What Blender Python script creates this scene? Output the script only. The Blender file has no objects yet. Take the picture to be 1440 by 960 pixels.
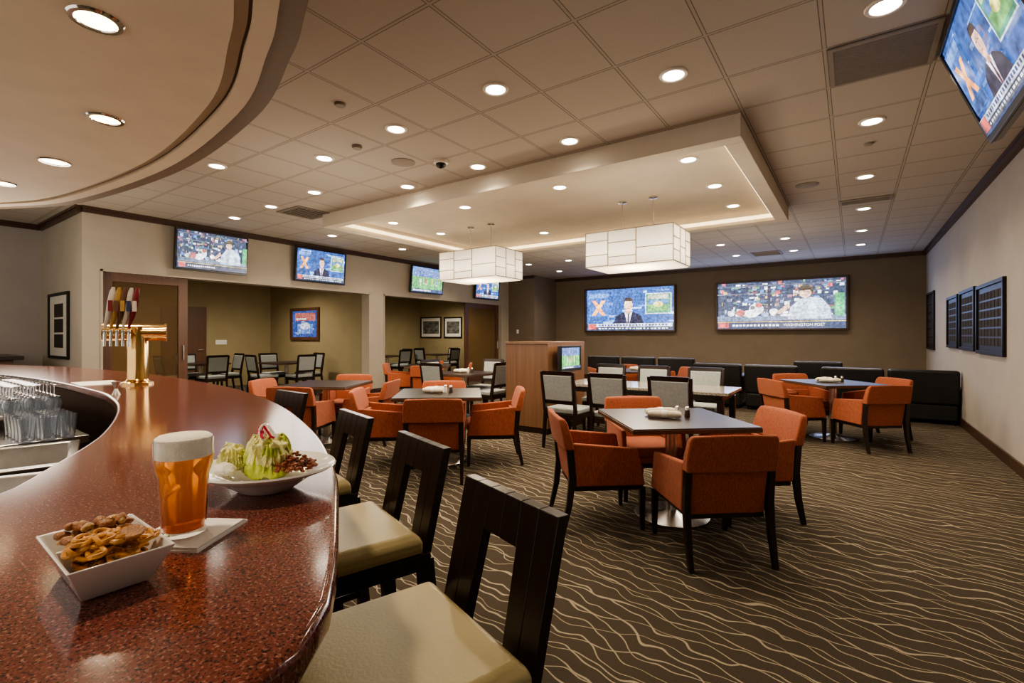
import bpy, bmesh, math, random
from mathutils import Matrix, Vector
random.seed(7)
SC=bpy.context.scene; COL=SC.collection
H=1.36; CZ=3.26; F=680.0; HV=472.0
YAW=math.radians(35.2); SN,CS=math.sin(YAW),math.cos(YAW)
def P(u,v,Z):
    d=F*(H-Z)/(v-HV); l=(u-720)/F*d
    return (CS*l-SN*d, SN*l+CS*d)
def onY(u,v,Y):
    q=(u-720)/F; rx=CS*q-SN; ry=SN*q+CS; d=Y/ry
    return rx*d, H+(HV-v)/F*d
def onX(u,v,X):
    q=(u-720)/F; rx=CS*q-SN; ry=SN*q+CS; d=X/rx
    return ry*d, H+(HV-v)/F*d
# ---------------------------------------------------------------- materials
def nodes(name):
    m=bpy.data.materials.new(name); m.use_nodes=True; nt=m.node_tree
    return m,nt,nt.nodes['Principled BSDF']
def pm(name,col,rough=.5,metal=0,var=.12,scale=18,bump=.0,stretch=(1,1,1),bscale=None,coat=0,trans=0,ior=1.45,spec=.5,sheen=0,emit=0):
    m,nt,b=nodes(name); N=nt.nodes; L=nt.links
    tc=N.new('ShaderNodeTexCoord'); mp=N.new('ShaderNodeMapping'); mp.inputs['Scale'].default_value=stretch
    L.new(tc.outputs['Object'],mp.inputs[0])
    n=N.new('ShaderNodeTexNoise'); n.inputs['Scale'].default_value=scale; n.inputs['Detail'].default_value=4
    L.new(mp.outputs[0],n.inputs['Vector'])
    r=N.new('ShaderNodeValToRGB'); e=r.color_ramp.elements
    e[0].position=.3; e[1].position=.7
    e[0].color=[c*(1-var) for c in col[:3]]+[1]; e[1].color=[min(1,c*(1+var)) for c in col[:3]]+[1]
    L.new(n.outputs['Fac'],r.inputs[0]); L.new(r.outputs[0],b.inputs['Base Color'])
    if emit: L.new(r.outputs[0],b.inputs['Emission Color']); b.inputs['Emission Strength'].default_value=emit
    b.inputs['Roughness'].default_value=rough; b.inputs['Metallic'].default_value=metal
    b.inputs['Coat Weight'].default_value=coat; b.inputs['Coat Roughness'].default_value=.08
    b.inputs['Transmission Weight'].default_value=trans; b.inputs['IOR'].default_value=ior
    b.inputs['Specular IOR Level'].default_value=spec
    b.inputs['Sheen Weight'].default_value=sheen
    if bump:
        n2=N.new('ShaderNodeTexNoise'); n2.inputs['Scale'].default_value=bscale or scale*6; L.new(mp.outputs[0],n2.inputs['Vector'])
        bp=N.new('ShaderNodeBump'); bp.inputs['Strength'].default_value=bump; bp.inputs['Distance'].default_value=.01
        L.new(n2.outputs['Fac'],bp.inputs['Height']); L.new(bp.outputs[0],b.inputs['Normal'])
    return m
def em(name,col,s=1.0,rough=.3):
    m,nt,b=nodes(name)
    b.inputs['Base Color'].default_value=[c*.3 for c in col[:3]]+[1]; b.inputs['Roughness'].default_value=rough
    b.inputs['Emission Color'].default_value=list(col[:3])+[1]; b.inputs['Emission Strength'].default_value=s
    return m
_pal={}
def pal(col,s=1.4):
    k=tuple(round(c,2) for c in col)+(s,)
    if k not in _pal:
        m=em('screen_colour',k[:3],s,.25); nt=m.node_tree; b=nt.nodes['Principled BSDF']
        b.inputs['Base Color'].default_value=(.01,.01,.012,1)
        g=nt.nodes.new('ShaderNodeTexCoord').outputs['Object']
        a=noise(nt,g,16,4); c=noise(nt,g,4,2)
        f=mnode(nt,'MULTIPLY',mnode(nt,'MULTIPLY_ADD',a,2.6,-.35),mnode(nt,'MULTIPLY_ADD',c,1.4,.3))
        f=mnode(nt,'MAXIMUM',f,.12)
        nt.links.new(mnode(nt,'MULTIPLY',f,s),b.inputs['Emission Strength'])
        _pal[k]=m
    return _pal[k]
def mnode(nt,op,a,b=None,c=None):
    n=nt.nodes.new('ShaderNodeMath'); n.operation=op
    for i,x in enumerate((a,b,c)):
        if x is None: continue
        if isinstance(x,(int,float)): n.inputs[i].default_value=x
        else: nt.links.new(x,n.inputs[i])
    return n.outputs[0]
def mixc(nt,f,a,b):
    n=nt.nodes.new('ShaderNodeMix'); n.data_type='RGBA'
    if isinstance(f,(int,float)): n.inputs[0].default_value=f
    else: nt.links.new(f,n.inputs[0])
    for i,x in ((6,a),(7,b)):
        if isinstance(x,(tuple,list)): n.inputs[i].default_value=list(x)+[1]
        else: nt.links.new(x,n.inputs[i])
    return n.outputs[2]
def noise(nt,vec,scale,detail=2,off=None):
    n=nt.nodes.new('ShaderNodeTexNoise'); n.inputs['Scale'].default_value=scale; n.inputs['Detail'].default_value=detail
    if off:
        mp=nt.nodes.new('ShaderNodeMapping'); mp.inputs['Location'].default_value=off[0]; mp.inputs['Scale'].default_value=off[1]
        nt.links.new(vec,mp.inputs[0]); vec=mp.outputs[0]
    nt.links.new(vec,n.inputs['Vector']); return n.outputs['Fac']
def carpet():
    m,nt,b=nodes('carpet'); g=nt.nodes.new('ShaderNodeNewGeometry').outputs['Position']
    s=nt.nodes.new('ShaderNodeSeparateXYZ'); nt.links.new(g,s.inputs[0]); y=mnode(nt,'MULTIPLY_ADD',s.outputs['X'],.14,s.outputs['Y'])
    def fam(off,scl,ns,amp,sp,w,big):
        a=noise(nt,g,ns,1,(off,scl)); bb=noise(nt,g,1.4,0,((off[0]+9,3,0),(1,.8,1)))
        yy=mnode(nt,'MULTIPLY_ADD',a,amp,y); yy=mnode(nt,'MULTIPLY_ADD',bb,big,yy)
        fr=mnode(nt,'FRACT',mnode(nt,'DIVIDE',yy,sp)); d=mnode(nt,'ABSOLUTE',mnode(nt,'SUBTRACT',fr,.5))
        wn=noise(nt,g,4,1,((off[0]+4,7,0),(1,1,1)))
        ww=mnode(nt,'MULTIPLY_ADD',wn,w*2.2,w*-.1)
        r=nt.nodes.new('ShaderNodeMapRange'); nt.links.new(d,r.inputs[0]); r.inputs[3].default_value=1; r.inputs[4].default_value=0
        nt.links.new(mnode(nt,'MULTIPLY',ww,.5),r.inputs[1]); nt.links.new(ww,r.inputs[2])
        return r.outputs[0]
    f1=fam((0,0,0),(1,.75,1),5.6,.145,.088,.056,.34)
    f2=fam((5,2,0),(1,.75,1),4.4,.19,.135,.036,.38)
    f=mnode(nt,'MAXIMUM',f1,f2)
    fine=noise(nt,g,240,2)
    base=mixc(nt,fine,(.025,.020,.015),(.092,.073,.054))
    line=mixc(nt,fine,(.19,.16,.11),(.44,.375,.275))
    c=mixc(nt,mnode(nt,'MULTIPLY',f,.94),base,line)
    nt.links.new(c,b.inputs['Base Color']); b.inputs['Roughness'].default_value=.95; b.inputs['Specular IOR Level'].default_value=.1
    bp=nt.nodes.new('ShaderNodeBump'); bp.inputs['Strength'].default_value=.4; bp.inputs['Distance'].default_value=.006
    nt.links.new(mnode(nt,'ADD',fine,f),bp.inputs['Height']); nt.links.new(bp.outputs[0],b.inputs['Normal'])
    return m
def ceilmat():
    m,nt,b=nodes('ceiling_tiles'); g=nt.nodes.new('ShaderNodeNewGeometry').outputs['Position']
    s=nt.nodes.new('ShaderNodeSeparateXYZ'); nt.links.new(g,s.inputs[0])
    def ln(o,off):
        fr=mnode(nt,'FRACT',mnode(nt,'DIVIDE',mnode(nt,'ADD',o,off+61),.61))
        return mnode(nt,'ABSOLUTE',mnode(nt,'SUBTRACT',fr,.5))
    mx=mnode(nt,'MAXIMUM',ln(s.outputs['X'],.155),ln(s.outputs['Y'],-3.82+.0))
    bar=mnode(nt,'GREATER_THAN',mx,.485); gr=mnode(nt,'GREATER_THAN',mx,.476)
    fine=noise(nt,g,220,3)
    c=mixc(nt,fine,(.40,.345,.275),(.50,.435,.355))
    c=mixc(nt,gr,c,(.16,.13,.10)); c=mixc(nt,bar,c,(.42,.36,.29))
    nt.links.new(c,b.inputs['Base Color']); b.inputs['Roughness'].default_value=.9
    bp=nt.nodes.new('ShaderNodeBump'); bp.inputs['Strength'].default_value=.3; bp.inputs['Distance'].default_value=.004
    nt.links.new(fine,bp.inputs['Height']); nt.links.new(bp.outputs[0],b.inputs['Normal'])
    return m
def granite(name,base,dark,light,rough=.07,k=1.0,l0=.58,l1=.70):
    m,nt,b=nodes(name); g=nt.nodes.new('ShaderNodeTexCoord').outputs['Object']
    a=noise(nt,g,110*k,4); d=noise(nt,g,230*k,3,((3,3,3),(1,1,1))); e=noise(nt,g,190*k,2,((8,1,3),(1,1,1)))
    c=mixc(nt,a,[x*.5 for x in base],[min(1,x*1.6) for x in base])
    def thr(x,t0,t1):
        r=nt.nodes.new('ShaderNodeMapRange'); nt.links.new(x,r.inputs[0]); r.inputs[1].default_value=t0; r.inputs[2].default_value=t1; return r.outputs[0]
    c=mixc(nt,thr(d,.52,.64),c,dark); c=mixc(nt,thr(e,l0,l1),c,light)
    nt.links.new(c,b.inputs['Base Color']); b.inputs['Roughness'].default_value=rough; b.inputs['Specular IOR Level'].default_value=.5
    return m
def vplank(name,c1,c2,rough=.35,scl=(30,30,1.5)):
    m,nt,b=nodes(name); g=nt.nodes.new('ShaderNodeTexCoord').outputs['Object']
    a=noise(nt,g,1.0,5,((0,0,0),scl)); c=mixc(nt,a,c1,c2)
    nt.links.new(c,b.inputs['Base Color']); b.inputs['Roughness'].default_value=rough; return m
M=dict(
 carpet=carpet(), ceil=ceilmat(),
 taupe=pm('taupe_paint',(.39,.34,.27),.85,var=.04,scale=3,bump=.05,bscale=90),
 back=pm('brown_paint',(.170,.132,.094),.85,var=.05,scale=3,bump=.05,bscale=90),
 grey=pm('grey_paint',(.355,.32,.29),.85,var=.04,scale=3,bump=.05,bscale=90),
 olive=pm('olive_paint',(.335,.275,.155),.85,var=.05,scale=3,bump=.05,bscale=90),
 beige=pm('beige_plaster',(.58,.50,.385),.8,var=.04,scale=4,bump=.03,bscale=80),
 soffit=pm('cream_plaster',(.66,.54,.395),.7,var=.04,scale=4,bump=.03,bscale=80),
 tan=pm('tan_band',(.42,.33,.23),.7,var=.04,scale=4),
 groove=pm('dark_groove',(.12,.08,.05),.6,var=.05),
 trim=vplank('dark_trim_wood',(.035,.016,.009),(.075,.035,.018),.4,(3,3,20)),
 bronze=pm('bronze_band',(.20,.14,.09),.6,var=.05),
 darkwood=vplank('espresso_wood',(.008,.005,.004),(.024,.013,.009),.28,(40,40,4)),
 doorwood=vplank('door_wood',(.07,.032,.019),(.15,.07,.038),.35),
 divider=vplank('walnut_panel',(.095,.047,.025),(.21,.112,.058),.4,(28,28,1.2)),
 granite=granite('red_granite',(.150,.042,.029),(.020,.012,.011),(.31,.155,.118),.13,1.35,.56,.70),
 granite2=granite('grey_granite',(.26,.23,.19),(.05,.045,.04),(.6,.55,.48),.1,.5),
 orange=pm('rust_fabric',(.31,.078,.030),.9,var=.32,scale=60,bump=.5,stretch=(3,3,.6),bscale=160,sheen=.1),
 greyfab=pm('grey_fabric',(.28,.30,.29),.8,var=.1,scale=40,bump=.3),
 seatleather=pm('olive_tan_leather',(.42,.35,.185),.33,var=.05,scale=6,bump=.08,bscale=140),
 blackleather=pm('black_leather',(.014,.013,.014),.35,var=.2,scale=8,bump=.2,bscale=120),
 tabletop=pm('espresso_laminate',(.022,.014,.012),.34,var=.15,scale=10,stretch=(1,8,1),spec=.22),
 edge=pm('table_edge_wood',(.08,.04,.022),.35,var=.2,scale=12),
 steel=pm('brushed_steel',(.62,.60,.57),.25,1,var=.06,scale=30),
 brass=pm('polished_brass',(.75,.50,.20),.15,1,var=.05,scale=10),
 black=pm('black_plastic',(.012,.012,.013),.3,var=.1),
 blackframe=pm('black_frame',(.012,.010,.009),.45,var=.2,spec=.3),
 white=pm('white_ceramic',(.82,.80,.76),.12,var=.02,scale=5,coat=.5),
 paper=pm('white_paper',(.85,.83,.78),.8,var=.03,scale=30,bump=.1),
 cream=pm('cream_cloth',(.72,.64,.50),.85,var=.08,scale=40,bump=.3),
 glass=pm('clear_glass',(.98,.98,.98),.01,0,var=.01,trans=1,ior=1.35,spec=.9,emit=.004),  # slight emission added so the glassware looks brighter
 pintglass=pm('pint_glass',(.98,.98,.98),.0,0,var=.01,trans=1,ior=1.25,spec=.8),
 doorglass=pm('tinted_glass',(.40,.29,.17),.05,0,var=.05,trans=.85,ior=1.1),
 foam=pm('beer_foam',(.95,.85,.66),.6,var=.06,scale=90,bump=.4,emit=.05),  # faint emission added to keep the foam pale behind the glass
 nut=pm('roasted_nut',(.36,.15,.05),.4,var=.35,scale=60,bump=.3),
 nut2=pm('pale_nut',(.60,.36,.14),.4,var=.25,scale=60,bump=.3),
 pretzel=pm('pretzel_crust',(.60,.28,.06),.3,var=.35,scale=50,bump=.2),
 lettuce=pm('lettuce_leaf',(.50,.60,.09),.4,var=.4,scale=30,bump=.4,bscale=60),
 lettuce2=pm('pale_lettuce',(.80,.78,.34),.4,var=.25,scale=30,bump=.4,bscale=60),
 red=pm('red_onion_skin',(.50,.02,.05),.35,var=.3,scale=60),
 bacon=pm('brown_bean',(.25,.075,.035),.35,var=.5,scale=80,bump=.4),
 cheese=pm('blue_cheese',(.86,.82,.68),.6,var=.2,scale=60,bump=.4),
 vent=pm('vent_grey',(.27,.225,.175),.7,var=.05),
 ventdark=pm('vent_dark',(.09,.07,.055),.8,var=.05),
 canring=pm('downlight_trim',(.75,.66,.55),.4,var=.03),
 chrome=pm('chrome',(.75,.72,.68),.1,1,var=.03),
 rubber=pm('black_rubber',(.02,.02,.02),.6,var=.2,bump=.2),
 mat=pm('mount_board',(.55,.52,.45),.8,var=.05),
 plate=pm('engraved_plates',(.040,.033,.027),.8,.0,var=.3,scale=30,spec=.2),
 lens=em('downlight_lens',(1,.92,.78),13),
 lenswarm=em('warm_downlight_lens',(1,.70,.40),8),
 cove=em('cove_glow',(1,.74,.42),1.8),
 bandm=pm('nickel_band',(.30,.25,.19),.35,.6,var=.05),
 pnlblue=pm('navy_enamel',(.03,.04,.09),.3), pnlred=pm('maroon_enamel',(.15,.02,.025),.3), pnlwhite=pm('ivory_enamel',(.48,.43,.36),.3), pnlyel=pm('amber_enamel',(.34,.20,.06),.3), pnlbrown=pm('brown_enamel',(.10,.05,.03),.3),
 salt=pm('salt_grain',(.8,.8,.78),.5), pepper=pm('pepper_grain',(.06,.04,.03),.6),
)
def shademat():
    m,nt,b=nodes('linen_shade'); g=nt.nodes.new('ShaderNodeTexCoord').outputs['Object']
    s=nt.nodes.new('ShaderNodeSeparateXYZ'); nt.links.new(g,s.inputs[0])
    dz=mnode(nt,'MULTIPLY',mnode(nt,'ABSOLUTE',mnode(nt,'SUBTRACT',s.outputs['Z'],2.47)),2.2)
    n=noise(nt,g,40,3); st=mnode(nt,'MULTIPLY_ADD',n,.35,mnode(nt,'SUBTRACT',.82,dz))
    b.inputs['Base Color'].default_value=(.5,.44,.34,1); b.inputs['Emission Color'].default_value=(1,.84,.60,1); nt.links.new(st,b.inputs['Emission Strength']); b.inputs['Roughness'].default_value=.8
    return m
M['shade']=shademat()
def beermat():
    m,nt,b=nodes('amber_beer'); g=nt.nodes.new('ShaderNodeTexCoord').outputs['Object']
    s=nt.nodes.new('ShaderNodeSeparateXYZ'); nt.links.new(g,s.inputs[0])
    r=nt.nodes.new('ShaderNodeMapRange'); nt.links.new(s.outputs['Z'],r.inputs[0]); r.inputs[1].default_value=0.0; r.inputs[2].default_value=.11
    n=noise(nt,g,30,2)
    c=mixc(nt,r.outputs[0],(.48,.09,.004),(.80,.32,.05)); c=mixc(nt,mnode(nt,'MULTIPLY',n,.35),c,(.30,.05,.01))
    nt.links.new(c,b.inputs['Base Color']); nt.links.new(c,b.inputs['Emission Color']); b.inputs['Emission Strength'].default_value=.09  # glow painted in: faint emission over colour brightening towards the top
    b.inputs['Roughness'].default_value=.04; b.inputs['Transmission Weight'].default_value=.65; b.inputs['IOR'].default_value=1.33
    return m
M['beer']=beermat()
# ---------------------------------------------------------------- mesh helpers
def hexa(bm,b4,t4,mi=0):
    v=[bm.verts.new(p) for p in list(b4)+list(t4)]
    for q in ((3,2,1,0),(4,5,6,7),(0,1,5,4),(1,2,6,5),(2,3,7,6),(3,0,4,7)):
        f=bm.faces.new([v[i] for i in q]); f.material_index=mi
def box(bm,x0,x1,y0,y1,z0,z1,mi=0):
    hexa(bm,[(x0,y0,z0),(x1,y0,z0),(x1,y1,z0),(x0,y1,z0)],[(x0,y0,z1),(x1,y0,z1),(x1,y1,z1),(x0,y1,z1)],mi)
def taper(bm,a,wa,b,wb):
    r=lambda c,w:[(c[0]-w[0]/2,c[1]-w[1]/2,c[2]),(c[0]+w[0]/2,c[1]-w[1]/2,c[2]),(c[0]+w[0]/2,c[1]+w[1]/2,c[2]),(c[0]-w[0]/2,c[1]+w[1]/2,c[2])]
    hexa(bm,r(a,wa),r(b,wb))
def loft(bm,rings,cap0=True,cap1=True):
    R=[[bm.verts.new(p) for p in r] for r in rings]; n=len(R[0])
    for a,b in zip(R,R[1:]):
        for i in range(n): bm.faces.new((a[i],a[(i+1)%n],b[(i+1)%n],b[i]))
    if cap0: bm.faces.new(R[0][::-1])
    if cap1: bm.faces.new(R[-1])
def lathe(bm,prof,n=24,c=(0,0,0),cap0=True,cap1=True,sx=1,sy=1):
    loft(bm,[[(c[0]+r*sx*math.cos(2*math.pi*i/n),c[1]+r*sy*math.sin(2*math.pi*i/n),c[2]+z) for i in range(n)] for r,z in prof],cap0,cap1)
def tube(bm,p0,p1,r0,r1=None,n=12):
    r1=r0 if r1 is None else r1; p0,p1=Vector(p0),Vector(p1); d=(p1-p0).normalized()
    a=d.orthogonal().normalized(); b=d.cross(a)
    loft(bm,[[p+(a*math.cos(2*math.pi*i/n)+b*math.sin(2*math.pi*i/n))*r for i in range(n)] for p,r in ((p0,r0),(p1,r1))])
def path(bm,pts,r,n=8,closed=False):
    pts=[Vector(p) for p in pts]; rings=[]
    for i,p in enumerate(pts):
        q=pts[(i+1)%len(pts)] if (closed or i<len(pts)-1) else p; o=pts[i-1] if (closed or i>0) else p
        d=(q-o).normalized(); a=d.cross(Vector((0,0,1))); a=a.normalized() if a.length>.01 else Vector((1,0,0)); b=d.cross(a)
        rings.append([p+(a*math.cos(2*math.pi*k/n)+b*math.sin(2*math.pi*k/n))*r for k in range(n)])
    if closed: rings.append(rings[0])
    loft(bm,rings,not closed,not closed)
def prism(bm,pts,z0,z1):
    lo=[bm.verts.new((x,y,z0)) for x,y in pts]; hi=[bm.verts.new((x,y,z1)) for x,y in pts]; n=len(pts)
    bm.faces.new(lo[::-1]); bm.faces.new(hi)
    for i in range(n): bm.faces.new((lo[i],lo[(i+1)%n],hi[(i+1)%n],hi[i]))
def obj(name,bm,mat,parent=None,bevel=0,smooth=False,sub=0,seg=2):
    bmesh.ops.recalc_face_normals(bm,faces=bm.faces)
    me=bpy.data.meshes.new(name); bm.to_mesh(me); bm.free()
    for m in (mat if isinstance(mat,list) else [mat]): me.materials.append(m)
    o=bpy.data.objects.new(name,me); COL.objects.link(o)
    if parent: o.parent=parent
    if smooth:
        for p in me.polygons: p.use_smooth=True
        try: me.set_sharp_from_angle(angle=math.radians(40))
        except Exception: pass
    if bevel:
        md=o.modifiers.new('bevel','BEVEL'); md.width=bevel; md.segments=seg; md.limit_method='ANGLE'; md.angle_limit=.6
        for p in me.polygons: p.use_smooth=True
        md.harden_normals=True
    if sub:
        md=o.modifiers.new('sub','SUBSURF'); md.levels=sub; md.render_levels=sub
    return o
B=bmesh.new
def thing(name,label,cat,loc=(0,0,0),rz=0,group=None,tilt=0):
    o=bpy.data.objects.new(name,None); COL.objects.link(o); o.empty_display_size=.1
    o.location=loc; o.rotation_euler=(tilt,0,rz); o['label']=label; o['category']=cat
    if group: o['group']=group
    return o
def tag(o,label,cat,group=None,kind=None):
    o['label']=label; o['category']=cat
    if group: o['group']=group
    if kind: o['kind']=kind
    return o
def struct(name,bm,mat,parent=None,**k):
    o=obj(name,bm,mat,parent,**k)
    if not parent: o['kind']='structure'
    return o
def dup(root,loc,rz,label=None,tilt=None):
    r=root.copy(); COL.objects.link(r); r.location=loc
    r.rotation_euler=(root.rotation_euler[0] if tilt is None else tilt,0,rz)
    if label: r['label']=label
    for ch in list(root.children):
        c=ch.copy(); COL.objects.link(c); c.parent=r
        for g in list(ch.children):
            d=g.copy(); COL.objects.link(d); d.parent=c
    return r
def simple(name,bm,mat,label,cat,loc=(0,0,0),rz=0,group=None,kind=None,**k):
    o=obj(name,bm,mat,None,**k); o.location=loc; o.rotation_euler=(0,0,rz); return tag(o,label,cat,group,kind)
def crom(pts,k=8):
    out=[]; n=len(pts)
    for i in range(n-1):
        p0=pts[max(i-1,0)];p1=pts[i];p2=pts[i+1];p3=pts[min(i+2,n-1)]
        for j in range(k):
            t=j/k
            out.append(tuple(.5*((2*p1[a])+(-p0[a]+p2[a])*t+(2*p0[a]-5*p1[a]+4*p2[a]-p3[a])*t*t+(-p0[a]+3*p1[a]-3*p2[a]+p3[a])*t**3) for a in (0,1)))
    out.append(pts[-1]); return out
def resample(pts,n):
    L=[0]
    for a,b in zip(pts,pts[1:]): L.append(L[-1]+math.dist(a,b))
    out=[]; j=0
    for i in range(n):
        s=L[-1]*i/(n-1)
        while j<len(L)-2 and L[j+1]<s: j+=1
        t=(s-L[j])/max(1e-9,L[j+1]-L[j]); out.append(tuple(pts[j][a]+(pts[j+1][a]-pts[j][a])*t for a in (0,1)))
    return out
def offset(pts,d):
    out=[]
    for i,p in enumerate(pts):
        a=pts[max(0,i-1)]; b=pts[min(len(pts)-1,i+1)]; dx,dy=b[0]-a[0],b[1]-a[1]; l=math.hypot(dx,dy) or 1
        out.append((p[0]-dy/l*d,p[1]+dx/l*d))
    return out
def strip(bm,a,b,z0,z1):
    rings=[[(p[0],p[1],z0),(q[0],q[1],z0),(q[0],q[1],z1),(p[0],p[1],z1)] for p,q in zip(a,b)]
    loft(bm,rings)
# ---------------------------------------------------------------- room shell
XR=1.34; YB=14.2; XL=-9.2
b=B(); box(b,-14.2,XR+.2,-3,YB+.2,-.1,0); struct('floor',b,M['carpet'])
b=B(); box(b,-11.6,XR+.2,-3,YB+.2,CZ,CZ+.1); struct('ceiling',b,M['ceil'])
b=B(); box(b,XR,XR+.15,-3,YB+.15,0,CZ); struct('wall_right',b,M['grey'])
b=B(); box(b,-9.2,XR,YB,YB+.15,0,CZ); struct('wall_back',b,M['back'])
b=B()
box(b,XL-.25,XL,2.15,12.85,2.36,CZ); box(b,XL-.25,XL,2.15,2.36,0,2.36); box(b,XL-.25,XL,7.3,7.7,0,2.36); box(b,XL-.25,XL,12.46,12.85,0,2.36)
struct('wall_left',b,M['taupe'])
b=B(); box(b,XL,-8.2,12.85,YB,0,CZ); struct('wall_column',b,M['back'])
b=B(); box(b,-13.8,XL-.25,2.15,2.3,0,CZ); struct('wall_return',b,M['taupe'])
b=B(); box(b,-11.6,-11.45,-3,2.15,0,CZ); struct('wall_far_left',b,M['grey'])
b=B(); box(b,-13.95,-13.8,2.15,13.45,0,2.8); struct('wall_side_rooms',b,M['olive'])
b=B(); box(b,-13.8,XL-.25,7.42,7.56,0,2.8); struct('wall_partition',b,M['olive'])
b=B(); box(b,-13.8,XL-.25,13.3,13.45,0,2.8); struct('wall_end_rooms',b,M['olive'])
b=B(); box(b,-13.8,XL-.25,2.3,13.3,2.78,2.86); struct('ceiling_side_rooms',b,M['beige'])
def crown(n,x0,x1,y0,y1,z0=CZ-.09,z1=CZ,k='trim_'):
    b=B(); box(b,x0,x1,y0,y1,z0,z1); box(b,x0-.02,x1+.02,y0-.02,y1+.02,z1-.035,z1); struct(k+n,b,M['trim'])
crown('1',XL,XL+.05,2.15,12.85); crown('2',XR-.05,XR,-3,YB); crown('3',-8.2,XR,YB-.05,YB); crown('4',-11.45,XL,2.09,2.15); crown('5',-11.45,-11.4,-3,2.1)
crown('6',XL,-8.2,12.80,12.85)
for n,(x0,x1,y0,y1) in {'right':(XR-.02,XR,-3,YB),'back':(-8.2,XR,YB-.02,YB),'left':(XL,XL+.015,7.3,7.7),'return':(-11.45,XL,2.13,2.15)}.items():
    b=B(); box(b,x0,x1,y0,y1,0,.12); struct('baseboard_'+n,b,M['trim'])
for n,(y0,y1) in (('7',(2.36,7.3)),('8',(7.7,12.46))):
    b=B(); box(b,XL-.26,XL+.012,y0,y0+.03,0,2.36); box(b,XL-.26,XL+.012,y1-.03,y1,0,2.36); box(b,XL-.26,XL+.012,y0,y1,2.33,2.36); struct('trim_'+n,b,M['taupe'])
tx0,tx1,ty0,ty1=-6.8,-.78,4.48,8.2; tz=3.06
b=B()
w=.16
box(b,tx0,tx1,ty0,ty0+w,tz,CZ); box(b,tx0,tx1,ty1-w,ty1,tz,CZ); box(b,tx0,tx0+w,ty0+w,ty1-w,tz,CZ); box(b,tx1-w,tx1,ty0+w,ty1-w,tz,CZ)
struct('ceiling_tray_frame',b,M['beige'],bevel=.006)
b=B(); box(b,tx0+w,tx1-w,ty0+w,ty1-w,CZ-.03,CZ-.001); struct('ceiling_tray_panel',b,M['beige'])
b=B()
for (x0,x1,y0,y1) in ((tx0+w+.02,tx1-w-.02,ty1-w-.03,ty1-w-.005),(tx0+w+.005,tx0+w+.03,ty0+w,ty1-w),(tx0+w+.02,tx1-w-.02,ty0+w+.005,ty0+w+.03),(tx1-w-.03,tx1-w-.005,ty0+w,ty1-w)):
    box(b,x0,x1,y0,y1,tz+.05,tz+.10)
struct('trim_9',b,M['cove'])
# bar soffit: flat cream disc edged by stepped curved bands
Lc=crom([(-.62,-2.6),(-.6,-1.2),(-.7,-.3),(-.98,.28),(-1.5,.68),(-2.09,.97),(-2.42,1.10),(-3.2,1.33),(-4.69,1.47),(-6.45,1.32),(-7.28,1.04),(-8.2,.45),(-8.8,-.5),(-9,-2.6)],8)
sgn=-1 if math.dist(offset(Lc,-.4)[30],(-4,-3))>math.dist(Lc[30],(-4,-3)) else 1
O=lambda d: offset(Lc,sgn*d)
b=B(); prism(b,Lc,2.75,CZ-.001); struct('ceiling_bar_soffit',b,M['soffit'])
b=B(); strip(b,O(.0),O(.055),2.775,CZ-.001); struct('trim_10',b,M['tan'])
b=B(); strip(b,O(.055),O(.070),2.785,CZ-.001); struct('trim_11',b,M['groove'])
b=B(); strip(b,O(.070),O(.165),2.755,CZ-.001); struct('trim_12',b,M['soffit'])
b=B(); strip(b,O(.165),O(.27),2.765,CZ-.001); struct('trim_13',b,M['bronze'])
# ---------------------------------------------------------------- downlights
def downlight(r,lens,power,label,loc,group,col=(1,.83,.62),ring='canring',ang=140):
    t=thing('downlight',label,'ceiling light',loc,0,group)
    b=B(); loft(b,[[(q*math.cos(2*math.pi*i/28),q*math.sin(2*math.pi*i/28),z) for i in range(28)] for q,z in ((r*.86,-.002),(r*.9,-.010),(r*1.12,-.010),(r*1.2,-.002),(r*1.2,0),(r*.86,0))],False,False)
    obj('trim_ring',b,M[ring],t,smooth=True)
    b=B(); lathe(b,[(r*.88,-.004),(r*.88,-.001)],28); obj('lens',b,M[lens],t)
    l=bpy.data.lights.new('bulb','SPOT'); l.energy=power; l.color=col; l.spot_size=math.radians(ang); l.spot_blend=.8; l.shadow_soft_size=.08
    lo=bpy.data.objects.new('bulb',l); COL.objects.link(lo); lo.parent=t; lo.location=(0,0,-.03)
    return t
G1='recessed downlights in the tiled ceiling'; G2='recessed downlights in the raised tray panel'; G3='small downlights near the back wall'; G4='amber downlights under the bar soffit'
PW=56
MAIN=[(1245,8,'downlight at the top edge of the view just left of the hanging television'),
(947,105,'bright downlight in the near ceiling in front of the tray corner'),
(697,125,'bright downlight in the near ceiling between bar soffit and tray, right one of two'),
(557,181,'downlight midway between the bar soffit edge and the dome camera'),
(801,198,'downlight just in front of the long front edge of the ceiling tray'),
(1226,170,'downlight behind the square return grille on the right side'),
(305,233,'downlight closest to the dark rim of the curved bar soffit'),
(456,222,'downlight above and to the left of the round ceiling speaker'),
(672,234,'downlight beside the black dome camera in front of the tray'),
(442,270,'downlight just in front of the grey square air vent'),
(573,262,'downlight between the round speaker and the left end of the tray'),
(381,290,'downlight just left of the grey square air vent'),
(1217,248,'downlight in front of the slotted air supply near the right wall'),
(330,306,'downlight above the leftmost wall television'),
(1215,293,'downlight just behind the slotted air supply near the right wall'),
(467,331,'downlight above the second wall television from the left'),
(566,350,'downlight above the third wall television from the left')]
d0=None
for u,v,lb in MAIN:
    x,y=P(u,v,CZ)
    if d0 is None: d0=downlight(.085,'lens',PW,lb,(x,y,CZ),G1)
    else: dup(d0,(x,y,CZ),0,lb)
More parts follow.
